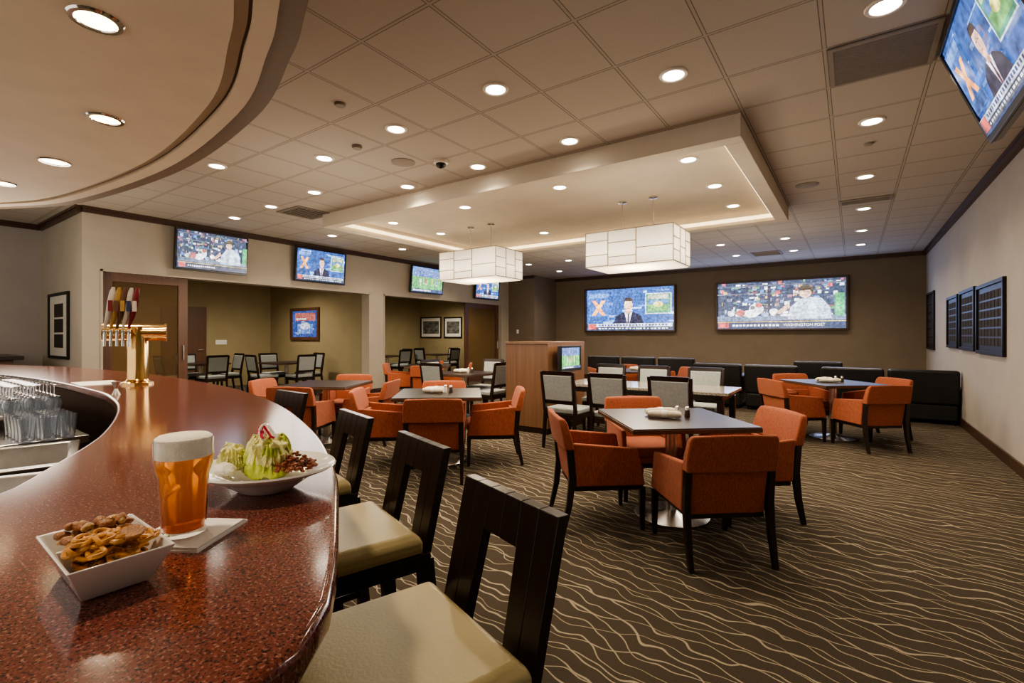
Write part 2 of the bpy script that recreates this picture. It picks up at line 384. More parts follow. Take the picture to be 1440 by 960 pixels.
TR=[(968,224,'downlight in the tray panel nearest its front right corner'),(1005,261,'middle downlight along the right side of the tray panel'),(1031,289,'downlight in the tray panel at its far right corner'),
(787,263,'downlight in the tray panel above and left of the right pendant'),(654,291,'downlight in the tray panel above the left pendant'),(765,327,'downlight in the tray panel seen between the two pendants'),
(620,328,'downlight in the tray panel at the far left behind the left pendant'),(553,313,'downlight in the tray panel at its front left corner')]
for u,v,lb in TR:
    x,y=P(u,v,CZ-.03); o=dup(d0,(x,y,CZ-.03),0,lb); o['group']=G2
ordn=['first','second','third','fourth','fifth','sixth','seventh']
for i,X in enumerate((.13,-1.08,-2.26,-3.45,-4.65,-5.85,-7.05)):
    for Y,w in ((10.76,'front'),(12.4,'rear')):
        o=dup(d0,(X,Y,CZ),0,'small far downlight, %s from the right wall, %s row by back wall'%(ordn[i],w)); o['group']=G3
o=dup(d0,(-8.1,9.4,CZ),0,'small far downlight above the rightmost wall television'); o['group']=G3
SL=[((135,28),'largest and nearest amber downlight under the curved bar soffit'),((148,167),'second amber downlight under the curved bar soffit'),((77,227),'third amber downlight under the curved bar soffit'),((2,257),'farthest amber downlight under the bar soffit at the left image edge')]
s0=None
for (u,v),lb in SL:
    x,y=P(u,v,2.75)
    if s0 is None: s0=downlight(.085,'lenswarm',50,lb,(x,y,2.75),G4,(1,.82,.60),'chrome')
    else: dup(s0,(x,y,2.75),0,lb)
dup(s0,(-1.35,.1,2.75),0,'amber downlight under the bar soffit overhead, out of view above the beer')
r0=None
for i,(x,y) in enumerate(((-11.6,3.6),(-11.6,6.0),(-11.6,9.0),(-11.6,11.8))):
    lb='side room downlight above the %s dining spot'%ordn[i]
    if r0 is None: r0=downlight(.085,'lens',130,lb,(x,y,2.78),'side room downlights',(1,.88,.70),ang=165)
    else: dup(r0,(x,y,2.78),0,lb)
# ---------------------------------------------------------------- ceiling fittings
def ceilbox(name,x0,x1,y0,y1,label,cat,slats,along='x',z=CZ):
    t=thing(name,label,cat,((x0+x1)/2,(y0+y1)/2,z)); a,c=(x1-x0)/2,(y1-y0)/2
    b=B(); box(b,-a,a,-c,c,-.004,0); obj('backing',b,M['ventdark'],t)
    b=B(); e=.03; box(b,-a,a,-c,-c+e,-.014,-.004); box(b,-a,a,c-e,c,-.014,-.004); box(b,-a,-a+e,-c+e,c-e,-.014,-.004); box(b,a-e,a,-c+e,c-e,-.014,-.004); obj('frame',b,M['vent'],t)
    b=B()
    for i in range(slats):
        if along=='x': q=-c+e+(i+.5)*(2*c-2*e)/slats; box(b,-a+e,a-e,q-.004,q+.006,-.012,-.004)
        else: q=-a+e+(i+.5)*(2*a-2*e)/slats; box(b,q-.004,q+.006,-c+e,c-e,-.012,-.004)
    obj('louvers',b,M['vent'],t)
ceilbox('ceiling_grille',-.14,.45,3.83,4.42,'square grey return air grille in the ceiling left of the hanging television','vent',28)
x,y=P(430,299,CZ); ceilbox('air_vent',x-.3,x+.3,y-.3,y+.3,'grey square air vent in the ceiling left of the tray','vent',9)
x,y=P(1217,281,CZ); ceilbox('slot_diffuser',x-.3,x+.3,y-.13,y+.13,'slotted air supply with dark slots near the right wall','vent',4)
x,y=P(1078,356,CZ); ceilbox('air_vent',x-.3,x+.3,y-.3,y+.3,'small far air vent in the ceiling above the large wall screens','vent',9)
def disc(name,u,v,r,label,cat,mat,h=.012):
    x,y=P(u,v,CZ); b=B(); lathe(b,[(r,0),(r,-h*.5),(r*.85,-h),(r*.1,-h)][::-1],24); simple(name,b,M[mat],label,cat,(x,y,CZ),smooth=True)
disc('ceiling_speaker',567,228,.13,'round flush ceiling speaker between the near downlights','speaker','vent')
disc('ceiling_speaker',1135,260,.13,'round flush ceiling speaker right of the tray','speaker','vent')
disc('sprinkler',478,146,.045,'small round sprinkler cap in the near ceiling by the bar soffit','sprinkler','vent',.02)
disc('sprinkler',502,205,.05,'small round sprinkler cap left of the ceiling speaker','sprinkler','vent',.03)
disc('sprinkler',1222,201,.04,'small sprinkler cap between two downlights near the right wall','sprinkler','vent',.02)
x,y=P(620,226,CZ); t=thing('dome_camera','black dome security camera on the ceiling in front of the tray','camera',(x,y,CZ))
b=B(); lathe(b,[(.075,0),(.075,-.03),(.06,-.035)],24); obj('housing',b,M['canring'],t,smooth=True)
b=B(); lathe(b,[(.055*math.cos(a*.15),-.035-.05*math.sin(a*.15)) for a in range(0,10)]+[(.005,-.085)],20); obj('dome',b,M['black'],t,smooth=True)
# ---------------------------------------------------------------- pendants
def pendant(label,loc):
    t=thing('pendant_lamp',label,'pendant lamp',loc,0,'box pendants under the tray'); a,c,h=.6,.37,.47; z0=2.30; zc=CZ-.03
    b=B(); box(b,-a,a,-c,c,z0,z0+h); obj('shade',b,M['shade'],t)
    b=B(); e=.007
    for z in (z0-.004,z0+h-.010):
        for (x0,x1,y0,y1) in ((-a-e,a+e,-c-e,-c),(-a-e,a+e,c,c+e),(-a-e,-a,-c,c),(a,a+e,-c,c)): box(b,x0,x1,y0,y1,z,z+.012)
    for s in (-1,1):
        y0,y1=sorted((s*c,s*(c+e)))
        for x0,x1,z in ((-a,-a*.45,z0+.15),(-a*.45,a*.2,z0+.30),(-a*.45,a*.2,z0+.11),(a*.2,a,z0+.20),(-a,-a*.45,z0+.34)): box(b,x0,x1,y0,y1,z,z+.009)
        x0,x1=sorted((s*a,s*(a+e)))
        for ya,yb_,z in ((-c,-.1,z0+.30),(-c,-.1,z0+.14),(-.1,.15,z0+.21),(.15,c,z0+.32),(.15,c,z0+.12)): box(b,x0,x1,ya,yb_,z,z+.009)
    for x in (-a,-a*.45,a*.2,a): box(b,x-.005,x+.005,-c-e-.001,-c,z0,z0+h); box(b,x-.005,x+.005,c,c+e+.001,z0,z0+h)
    for y in (-.1,.15): 
        for s in (-1,1): box(b,min(s*a,s*(a+e+.001)),max(s*a,s*(a+e+.001)),y-.005,y+.005,z0,z0+h)
    obj('band_frame',b,M['bandm'],t)
    b=B(); box(b,-a*.96,a*.96,-c*.94,c*.94,z0-.012,z0-.002); obj('diffuser',b,M['shade'],t)
    for s in (-1,1):
        b=B(); tube(b,(s*.22,0,z0+h),(s*.22,0,zc-.02),.008); obj('stem',b,M['steel'],t,smooth=True)
        b=B(); lathe(b,[(.06,-.0),(.06,-.018),(.02,-.024)][::-1],20,(s*.22,0,zc)); obj('canopy',b,M['steel'],t,smooth=True)
    return t
p0=pendant('right and nearer rectangular glowing box pendant with metal bands',(-2.42,6.42,0))
dup(p0,(-5.15,6.38,0),0,'left and farther rectangular glowing box pendant with metal bands')
def pt(name,x,y,z,e,col=(1,.86,.68),r=.3):
    l=bpy.data.lights.new(name,'POINT'); l.energy=e; l.color=col; l.shadow_soft_size=r
    o=bpy.data.objects.new(name,l); COL.objects.link(o); o.location=(x,y,z)
for x in (-2.42,-5.15): pt('pendant_glow',x,6.4,2.05,60,(1,.82,.58))
# ---------------------------------------------------------------- screens
def text_mesh(s,size,mat,parent,loc,name='lettering'):
    c=bpy.data.curves.new('t','FONT'); c.body=s; c.size=size; c.align_x='CENTER'; c.align_y='CENTER'; c.extrude=.0005
    o=bpy.data.objects.new('t',c); COL.objects.link(o); bpy.context.view_layer.update()
    me=bpy.data.meshes.new_from_object(o); bpy.data.objects.remove(o)
    if len(me.materials): me.materials[0]=mat
    else: me.materials.append(mat)
    n=bpy.data.objects.new(name,me); COL.objects.link(n); n.parent=parent; n.location=loc; n.rotation_euler=(math.pi/2,0,0); return n
def picture(kind,w,h,parent,seed=1,S=1.5,dx=0):
    rnd=random.Random(seed); b=B(); mats=[]; lay=[0]; T=[1,0,0]
    def poly(pts,col,s=S):
        m=pal(col,s)
        if m not in mats: mats.append(m)
        lay[0]+=1; y=-.0004*lay[0]**.9-.001
        pts=[((x-.5)*T[0]+.5+T[1],(z-.16)*T[0]+.16) for x,z in pts] if T[0]!=1 else pts
        vs=[b.verts.new(((x-.5)*w,y,(z-.5)*h)) for x,z in pts]; f=b.faces.new(vs); f.material_index=mats.index(m); return y
    def rect(x0,x1,z0,z1,col,s=S): poly([(x0,z0),(x1,z0),(x1,z1),(x0,z1)],col,s)
    def ell(cx,cz,rx,rz,col,n=18): poly([(cx+rx*math.cos(2*math.pi*i/n),cz+rz*math.sin(2*math.pi*i/n)) for i in range(n)],col)
    if kind=='news':
        rect(0,1,0,1,(.03,.07,.22))
        for i in range(34): 
            z=rnd.random()*.8+.15; x=rnd.random()*.95; g_=rnd.random()**2.5; rect(x,min(1,x+.04+rnd.random()*.16),z,min(1,z+.015+.05*rnd.random()),(.03+.25*g_,.09+.35*g_,.28+.45*g_))
        rect(.02,.27,.22,.93,(.04,.10,.30)); rect(.03,.26,.80,.9,(.10,.20,.45)); rect(.04,.25,.24,.34,(.03,.07,.2))
        poly([(.06,.74),(.11,.74),(.235,.37),(.185,.37)],(.75,.28,.08)); poly([(.185,.74),(.235,.74),(.11,.37),(.06,.37)],(.8,.34,.10))
        T[0]=.84
        poly([(.29,.16),(.33,.38),(.42,.48),(.58,.48),(.67,.38),(.71,.16)],(.02,.02,.035))
        poly([(.45,.48),(.55,.48),(.515,.18),(.485,.18)],(.6,.62,.68)); poly([(.49,.45),(.51,.45),(.515,.18),(.485,.18)],(.10,.03,.06))
        rect(.47,.53,.44,.56,(.35,.19,.13)); ell(.50,.68,.058,.18,(.55,.33,.24)); ell(.485,.70,.035,.12,(.65,.42,.32))
        poly([(.438,.70),(.44,.84),(.465,.90),(.535,.90),(.56,.84),(.562,.70),(.55,.80),(.45,.80)],(.04,.03,.025))
        rect(.470,.488,.70,.715,(.06,.04,.03)); rect(.512,.530,.70,.715,(.06,.04,.03)); rect(.497,.505,.63,.69,(.4,.22,.16)); rect(.482,.518,.585,.598,(.28,.10,.09))
        T[0]=1
        rect(.69,.97,.38,.86,(.45,.48,.5)); rect(.70,.96,.40,.84,(.05,.18,.12)); rect(.72,.94,.44,.60,(.10,.24,.08)); rect(.72,.94,.60,.70,(.06,.14,.3)); rect(.72,.94,.72,.82,(.30,.33,.25)); ell(.83,.60,.05,.07,(.45,.42,.12))
        rect(0,1,0,.17,(.03,.04,.08)); rect(.02,.98,.09,.165,(.42,.46,.54)); rect(.02,.12,.03,.16,(.4,.07,.06))
        for i in range(22): x=.15+i*.036; rect(x,x+.012+.014*rnd.random(),.108,.148,(.04,.05,.12))
        for i in range(20): x=.15+i*.04; rect(x,x+.02+.012*rnd.random(),.035,.06,(.6,.6,.57))
    elif kind=='diner':
        rect(0,1,0,1,(.03,.04,.07))
        pc=[(.30,.07,.07),(.07,.14,.32),(.45,.47,.52),(.08,.18,.10),(.36,.26,.12),(.03,.03,.06),(.16,.24,.38),(.22,.10,.15),(.55,.56,.58),(.05,.06,.10),(.09,.10,.16)]
        for i in range(230):
            x=rnd.random()*.97; z=.2+rnd.random()*.76; rect(x,min(1,x+.008+rnd.random()*.035),z,min(1,z+.02+rnd.random()*.06),pc[rnd.randrange(11)])
        rect(.42,.445,.2,1,(.03,.03,.05)); rect(0,1,.9,.93,(.06,.07,.11)); rect(.22,.42,.56,.60,(.06,.10,.22)); rect(.0,.42,.74,.76,(.10,.11,.15))
        rect(.0,1,.17,.27,(.10,.13,.20))
        for (cx,cz,rx,rz,c) in ((.33,.42,.06,.12,(.5,.52,.56)),(.28,.32,.07,.08,(.62,.63,.66)),(.35,.50,.03,.05,(.38,.10,.09)),(.2,.34,.04,.07,(.3,.08,.08)),(.47,.36,.035,.06,(.55,.56,.6)),(.40,.3,.03,.05,(.2,.25,.4)),(.12,.33,.03,.06,(.4,.42,.46)),(.30,.45,.02,.04,(.08,.08,.1))): ell(cx,cz,rx,rz,c)
        poly([(.58,.2),(.60,.44),(.67,.60),(.75,.64),(.83,.61),(.89,.42),(.90,.2)],(.30,.36,.45)); poly([(.60,.44),(.52,.30),(.48,.32),(.58,.52)],(.45,.29,.22)); poly([(.70,.2),(.74,.52),(.78,.52),(.80,.2)],(.40,.46,.55))
        ell(.71,.74,.045,.12,(.50,.32,.24)); poly([(.665,.77),(.675,.86),(.72,.90),(.765,.84),(.77,.68),(.745,.78)],(.05,.035,.03)); rect(.675,.69,.745,.755,(.06,.04,.04)); rect(.72,.735,.745,.755,(.06,.04,.04))
        rect(.92,.99,.25,.7,(.05,.22,.10)); rect(.93,.96,.3,.6,(.08,.32,.14)); ell(.57,.28,.05,.025,(.6,.6,.62))
        rect(0,1,0,.15,(.03,.04,.08)); rect(0,1,.14,.152,(.5,.36,.10)); rect(.01,.10,.02,.13,(.35,.06,.06))
        for i in range(13): x=.13+i*.03; rect(x,x+.02,.05,.09,(.6,.6,.58))
    elif kind=='field':
        rect(0,1,0,1,(.08,.26,.07)); rect(0,1,.62,1,(.08,.14,.32))
        for i in range(60): x=rnd.random()*.95; z=.62+rnd.random()*.34; rect(x,x+.03,z,z+.03,(rnd.random()*.4,rnd.random()*.35,.35))
        for i in range(7): x=.1+i*.13; rect(x,x+.006,.15,.6,(.4,.5,.4))
        for x,c in ((.25,(.5,.5,.55)),(.42,(.38,.07,.07)),(.62,(.5,.42,.12)),(.78,(.1,.12,.35))):
            rect(x,x+.025,.26,.38,(.55,.52,.45)); rect(x-.010,x+.035,.36,.52,c); ell(x+.012,.57,.016,.045,(.42,.27,.2))
        rect(0,1,0,.12,(.04,.05,.12)); rect(.03,.6,.03,.09,(.5,.5,.55))
    elif kind=='poster':
        rect(0,1,0,1,(.04,.08,.28),.9); rect(.1,.9,.62,.92,(.4,.12,.1),.9); rect(.14,.55,.66,.72,(.6,.6,.65),.9); rect(.2,.8,.12,.5,(.10,.2,.5),.9); ell(.5,.42,.2,.14,(.5,.5,.56))
        for i in range(14): x=.1+rnd.random()*.7; z=.08+rnd.random()*.5; rect(x,x+.1,z,z+.04,(.3,.35,.6),.9)
    o=obj('screen',b,mats,parent); return o
def tv(label,loc,rz,w,h,kind,seed,tilt=0,S=1.5,group=None,mount=True,name='television'):
    t=thing(name,label,'television',loc,rz,group,tilt)
    b=B(); box(b,-w/2,w/2,.002,.05,-h/2,h/2); box(b,-w*.35,w*.35,.05,.075,-h*.35,h*.35); obj('housing',b,M['black'],t,bevel=.005)
    e=.03; b=B(); box(b,-w/2,w/2,-.014,.002,-h/2,-h/2+e*1.3); box(b,-w/2,w/2,-.014,.002,h/2-e,h/2); box(b,-w/2,-w/2+e,-.014,.002,-h/2+e,h/2-e); box(b,w/2-e,w/2,-.014,.002,-h/2+e,h/2-e); obj('bezel',b,M['black'],t,bevel=.004)
    s=picture(kind,w-2*e,h-2.3*e,t,seed,S); s.location=(0,.0015,.005)
    if mount: b=B(); box(b,-.06,.06,.075,.1379,-.05,.05); obj('wall_bracket',b,M['black'],t)
    return t
GT='televisions over the side room openings'
for (y,k,sd,lb) in ((3.86,'diner',3,'leftmost wall television above the glass door showing a busy counter scene'),(5.95,'news',4,'second wall television from the left showing a news presenter'),(9.03,'field',5,'third wall television from the left, above the second opening, showing players'),(11.56,'news',6,'rightmost and smallest looking wall television beside the column')):
    tv(lb,(XL+.142,y,2.80),math.pi/2,1.16,.69,k,sd,.09,2.1,GT)
cx=(.463+.707)/2; t=tv('large television hung from the ceiling at the top right corner, tilted down',(cx,3.57,2.88),-math.pi/2,1.22,.69,'news',8,math.radians(21),1.7,None,False)
b=B(); box(b,-.15,.15,.075,.12,-.15,.15); tube(b,(0,.12,0),(0,.22,.33),.025); obj('ceiling_mount',b,M['black'],t)
def bigscreen(label,u0,u1,vt,vb,kind,seed):
    xa,zt=onY(u0,vt,YB); xb,_=onY(u1,vt,YB); _,zb=onY(u1,vb,YB); w=xb-xa; h=zt-zb
    t=thing('wall_screen',label,'screen',((xa+xb)/2,YB,(zt+zb)/2)); e=.045
    b=B(); box(b,-w/2-e,w/2+e,-.12,0,h/2,h/2+e); box(b,-w/2-e,w/2+e,-.12,0,-h/2-e,-h/2); box(b,-w/2-e,-w/2,-.12,0,-h/2,h/2); box(b,w/2,w/2+e,-.12,0,-h/2,h/2); obj('frame',b,M['trim'],t,bevel=.006)
    b=B(); box(b,-w/2,w/2,-.02,0,-h/2,h/2); obj('panel',b,M['black'],t)
    s=picture(kind,w,h,t,seed,2.6); s.location=(0,-.021,0)
    return t,w,h
bigscreen('left large framed wall screen showing a news presenter on blue',826,949,409,464,'news',11)
t,w,h=bigscreen('right and wider large framed wall screen showing a man at a cluttered counter',1010,1190,400,461,'diner',12)
text_mesh('WASHINGTON POST',.095,em('ticker_white',(.7,.7,.66),1.6),t,(w*.20,-.115,-h*.5+h*.072))
# divider
t=thing('wood_divider','low walnut panelled divider with a small television on its right side','divider',(-3.775,6.25,0))
b=B(); box(b,-.355,.355,-.55,.55,.08,1.24); obj('body',b,M['divider'],t,bevel=.004)
b=B(); box(b,-.345,.345,-.54,.54,0,.08); obj('plinth',b,M['darkwood'],t)
b=B(); box(b,-.355,.355,-.56,.56,1.24,1.275); obj('cap',b,M['divider'],t,bevel=.004)
tv('small television mounted on the side of the walnut divider showing a green field',(-3.42+.138,6.10,1.04),math.pi/2,.60,.36,'field',21,0,2.2)
def frame(label,c,rz,w,h,kind,name='framed_picture',group=None):
    t=thing(name,label,'picture',c,rz,group); e=.045
    b=B(); box(b,-w/2,w/2,-.035,0,h/2-e,h/2); box(b,-w/2,w/2,-.035,0,-h/2,-h/2+e); box(b,-w/2,-w/2+e,-.035,0,-h/2+e,h/2-e); box(b,w/2-e,w/2,-.035,0,-h/2+e,h/2-e); obj('frame',b,M['blackframe'],t,bevel=.004)
    if kind=='plaques':
        b=B(); box(b,-w/2+e,w/2-e,-.012,0,-h/2+e,h/2-e); obj('backing',b,M['blackframe'],t)
        b=B(); nx=max(2,int((w-.2)/.17)); nz=6
        for i in range(nx):
            for j in range(nz):
                x=-w/2+.1+(i+.5)*(w-.2)/nx; z=-h/2+.1+(j+.5)*(h-.2)/nz; box(b,x-(w-.2)/nx*.42,x+(w-.2)/nx*.42,-.018,-.012,z-(h-.2)/nz*.40,z+(h-.2)/nz*.40)
        obj('plates',b,M['plate'],t)
    elif kind=='mat':
        b=B(); box(b,-w/2+e,w/2-e,-.012,0,-h/2+e,h/2-e); obj('mount_board',b,M['mat'],t)
        b=B(); 
        for j in range(3):
            z=-h/2+.16+(j+.5)*(h-.32)/3; box(b,-w*.22,w*.22,-.016,-.012,z-(h-.3)/7,z+(h-.3)/7)
        obj('print',b,M['plate'],t)
    elif kind=='photo':
        b=B(); box(b,-w/2+e,w/2-e,-.012,0,-h/2+e,h/2-e); obj('mount_board',b,M['paper'],t)
        b=B(); box(b,-w/2+.13,w/2-.13,-.015,-.012,-h/2+.16,h/2-.16)
        obj('print',b,pm('grey_photo_print',(.14,.14,.13),.4,var=.9,scale=5,stretch=(1,1,2)),t)
    return t
for (u0,u1,v0,v1,lb) in ((1304.5,1314.5,408,492,'narrow dark framed plaque on the right wall nearest the back corner'),(1333,1348,413,490,'second dark framed plaque from the back corner on the right wall'),(1351,1372,402,494,'third dark framed plaque from the back corner on the right wall'),(1375,1414,388,502,'largest looking and nearest dark framed plaque on the right wall')):
    y1,za=onX(u0,v0,XR-.01); y0,zt=onX(u1,v0,XR-.01); _,zb=onX(u1,v1,XR-.01)
    frame(lb,(XR,(y0+y1)/2,(zt+zb)/2),-math.pi/2,y1-y0,zt-zb,'plaques',name='framed_plaque')
frame('tall black framed picture on the return wall at the far left',(-10.37,2.15,1.52),0,1.14,1.05,'mat')
for u0,u1,lb in ((592,621,'left black and white framed photo on the far olive wall of the side room'),(625,650,'right black and white framed photo on the far olive wall of the side room')):
    xa,zt=onY(u0,446,13.3); xb,_=onY(u1,446,13.3); _,zb=onY(u1,475,13.3); frame(lb,((xa+xb)/2,13.3,(zt+zb)/2),0,xb-xa,zt-zb,'photo')
xa,zt=onY(410,434,7.42); xb,_=onY(450,433,7.42); _,zb=onY(450,478,7.42)
t=thing('poster_screen','blue lit poster screen in a wood frame on the olive partition wall','screen',((xa+xb)/2,7.42,(zt+zb)/2)); w,h=xb-xa,zt-zb; e=.08
b=B(); box(b,-w/2,w/2,-.05,0,h/2-e,h/2); box(b,-w/2,w/2,-.05,0,-h/2,-h/2+e); box(b,-w/2,-w/2+e,-.05,0,-h/2+e,h/2-e); box(b,w/2-e,w/2,-.05,0,-h/2+e,h/2-e); obj('frame',b,M['doorwood'],t)
s=picture('poster',w-2*e,h-2*e,t,31,1.0); s.location=(0,-.01,0)
def glassdoor(n,y0,y1):
    t=bpy.data.objects.new('door_%d'%n,None); COL.objects.link(t); t['kind']='structure'; t.location=(XL-.12,(y0+y1)/2,0); w=(y1-y0)/2
    for s in (-1,1): b=B(); box(b,-.025,.025,min(s*w,s*(w-.14)),max(s*w,s*(w-.14)),0,2.33); obj('stile',b,M['doorwood'],t,bevel=.004)
    b=B(); box(b,-.025,.025,-w+.14,w-.14,2.2,2.33); obj('top_rail',b,M['doorwood'],t)
    b=B(); box(b,-.025,.025,-w+.14,w-.14,0,.22); obj('bottom_rail',b,M['doorwood'],t)
    b=B(); box(b,-.006,.006,-w+.14,w-.14,.22,2.2); obj('pane',b,M['doorglass'],t)
    b=B(); tube(b,(.05,w-.07,.95),(.05,w-.07,1.2),.01); obj('handle',b,M['steel'],t)
glassdoor(1,2.39,3.56); glassdoor(2,10.8,12.42)
t=bpy.data.objects.new('door_3',None); COL.objects.link(t); t['kind']='structure'; t.location=(-13.8,5.2,0)
b=B(); box(b,0,.05,-.5,.5,0,2.1); obj('door_leaf',b,M['doorwood'],t,bevel=.005)
b=B(); tube(b,(.05,.4,1.0),(.1,.4,1.0),.012); tube(b,(.1,.4,1.0),(.1,.28,1.0),.01); obj('handle',b,M['steel'],t)
def plate(name,label,c,n,w=.08,h=.12):
    t=thing(name,label,'switch',c,n); b=B(); box(b,-w/2,w/2,-.008,0,-h/2,h/2); obj('cover_plate',b,M['white'],t,bevel=.002)
    b=B(); box(b,-.012,.012,-.014,-.008,-.03,.03); obj('rocker',b,M['white'],t)
y,z=onX(311,481,-13.8); plate('wall_control','white light switch plate on the side room wall near the wood door',(-13.8,y,z),math.pi/2,.28,.12)
x,z=onY(728,466,12.85); plate('wall_control','small white thermostat on the brown column beside the side room',(x,12.85,z),0)  # thermostat, built with the switch plate shape
# ---------------------------------------------------------------- bar
outer=resample(crom([(-.62,-1.6),(-.46,-.6),(-.40,-.1),(-.395,.12),(-.42,.255),(-.50,.345),(-.69,.485),(-.97,.67),(-1.41,.89),(-2.05,1.13),(-2.82,1.31),(-3.6,1.39),(-4.47,1.42),(-6,1.3),(-7.5,.85),(-8.2,.4)],8),120)
inner=resample(crom([(-1.25,-1.6),(-1.14,-.6),(-1.15,-.1),(-1.21,.08),(-1.30,.187),(-1.44,.27),(-1.82,.465),(-2.376,.66),(-2.85,.77),(-3.33,.82),(-4.5,.82),(-5.8,.65),(-7.1,.25),(-7.7,-.1)],8),120)
t=thing('bar_counter','long curved bar counter with a polished red granite top','bar counter',(0,0,0))
b=B(); strip(b,outer,inner,1.03,1.07); obj('countertop',b,M['granite'],t,bevel=.012,seg=3)
sg=1 if math.dist(offset(outer,.2)[60],inner[60])<math.dist(outer[60],inner[60]) else -1
b=B(); strip(b,offset(outer,sg*.24),offset(outer,sg*.29),0.0,1.03); obj('front_panel',b,M['divider'],t)
b=B(); strip(b,offset(outer,sg*.215),offset(outer,sg*.24),0.0,.12); obj('kick_board',b,M['darkwood'],t)
b=B(); strip(b,offset(outer,sg*.03),offset(outer,sg*.24),.985,1.03); obj('apron',b,M['doorwood'],t)
b=B(); strip(b,offset(outer,sg*.225),offset(outer,sg*.24),.5,.56); obj('front_rail',b,M['darkwood'],t)
I1=offset(inner,sg*.02); I2=offset(inner,sg*.58)
def pick(xa,xb): 
    ix=[i for i,p in enumerate(inner) if xa<=p[0]<=xb and p[1]>.0]; return [I1[i] for i in ix],[I2[i] for i in ix]
a,c=pick(-7,-3.25); t=thing('underbar_counter','stainless steel drainboard behind the bar under the stemware','counter',(0,0,0))
b=B(); strip(b,a,c,.80,.84); obj('steel_top',b,M['steel'],t,bevel=.004)
b=B(); strip(b,offset(a,sg*.05),offset(c,sg*-.05),0,.80); obj('cabinet',b,M['steel'],t)
a2,c2=pick(-7,-3.72); t=thing('glass_shelf','raised stainless shelf carrying rows of upturned stemware','shelf',(0,0,0))
b=B(); strip(b,offset(a2,sg*.03),offset(a2,sg*.36),.90,.92); obj('shelf_board',b,M['steel'],t,bevel=.003)
for i in (2,len(a2)//2,len(a2)-3):
    b=B(); p=offset(a2,sg*.2)[i]; tube(b,(p[0],p[1],.84),(p[0],p[1],.90),.012); obj('shelf_post',b,M['steel'],t)
def sink(label,loc,rz,w,d):
    t=thing('bar_sink',label,'sink',loc,rz)
    rc=lambda a,c,z:[(-a,-c,z),(a,-c,z),(a,c,z),(-a,c,z)]
    b=B(); loft(b,[rc(w-.05,d-.05,.55),rc(w-.03,d-.03,.82),rc(w,d,.83),rc(w,d,.845),rc(w-.04,d-.04,.845),rc(w-.06,d-.06,.60)]); obj('basin',b,M['steel'],t,bevel=.006)
    b=B(); lathe(b,[(.03,.0),(.03,.004)],16,(0,0,.60)); obj('drain',b,M['chrome'],t)
    for sx in (-1,1):
        for sy in (-1,1): b=B(); tube(b,(sx*(w-.06),sy*(d-.06),0),(sx*(w-.06),sy*(d-.06),.56),.02); obj('leg',b,M['steel'],t)
sink('stainless bar sink nearest the glasses behind the bar',(-2.93,.44,0),math.radians(-14),.29,.23)
sink('stainless bar sink nearer the camera behind the bar',(-2.30,.25,0),math.radians(-22),.29,.23)
t=thing('drain_tray','black perforated drain tray propped beside the bar sink','tray',(-2.62,.665,.85),math.radians(-17))
b=B(); box(b,-.16,.16,-.05,.05,0,.012); obj('base',b,M['rubber'],t)
b=B()
for i in range(12): box(b,-.15+i*.026,-.14+i*.026,-.045,.045,.012,.02)
obj('ridges',b,M['rubber'],t)
# glasses
wine=[(.030,0),(.036,.03),(.040,.06),(.030,.09),(.005,.10),(.0045,.15),(.032,.158),(.033,.161)]
wine_in=[(.028,0),(.034,.03),(.038,.058),(.028,.085)]
b=B(); lathe(b,wine_in[::-1]+wine,16,(0,0,0),True,True)
w0=None
for off_,nn in ((.075,17),(.16,17),(.245,17),(.325,17)):
    r=resample(crom([p for p in offset(inner,sg*off_) if -5.15<p[0]<-3.74 and p[1]>0],4),nn)
    for p in r:
        if w0 is None: w0=simple('wine_glass',b,M['glass'],'upside down stemmed wine glass in the rows behind the bar','glass',(p[0],p[1],.921),0,'stemware rows behind the bar',smooth=True)
        else: o=w0.copy(); COL.objects.link(o); o.location=(p[0],p[1],.921)
b=B(); lathe(b,[(.024,.006),(.034,.12),(.036,.12),(.028,0)],16,(0,0,0),True,True); g0=None
for i in range(15):
    L=(-3.60+(i%5)*.076+(i//5%2)*.02,.715-(i//5)*.076,.8405)
    if g0 is None: g0=simple('tumbler',b,M['glass'],'clear tumbler in the cluster beside the bar sink','glass',L,0,'tumblers beside the bar sink',smooth=True)
    else: o=g0.copy(); COL.objects.link(o); o.location=L
b=B(); lathe(b,[(.018,0),(.006,.03),(.02,.065),(.018,.065),(.004,.032)],16); 
simple('jigger',b,M['steel'],'small steel measuring jigger by the counter edge','jigger',(-2.96,.82,1.07),smooth=True)
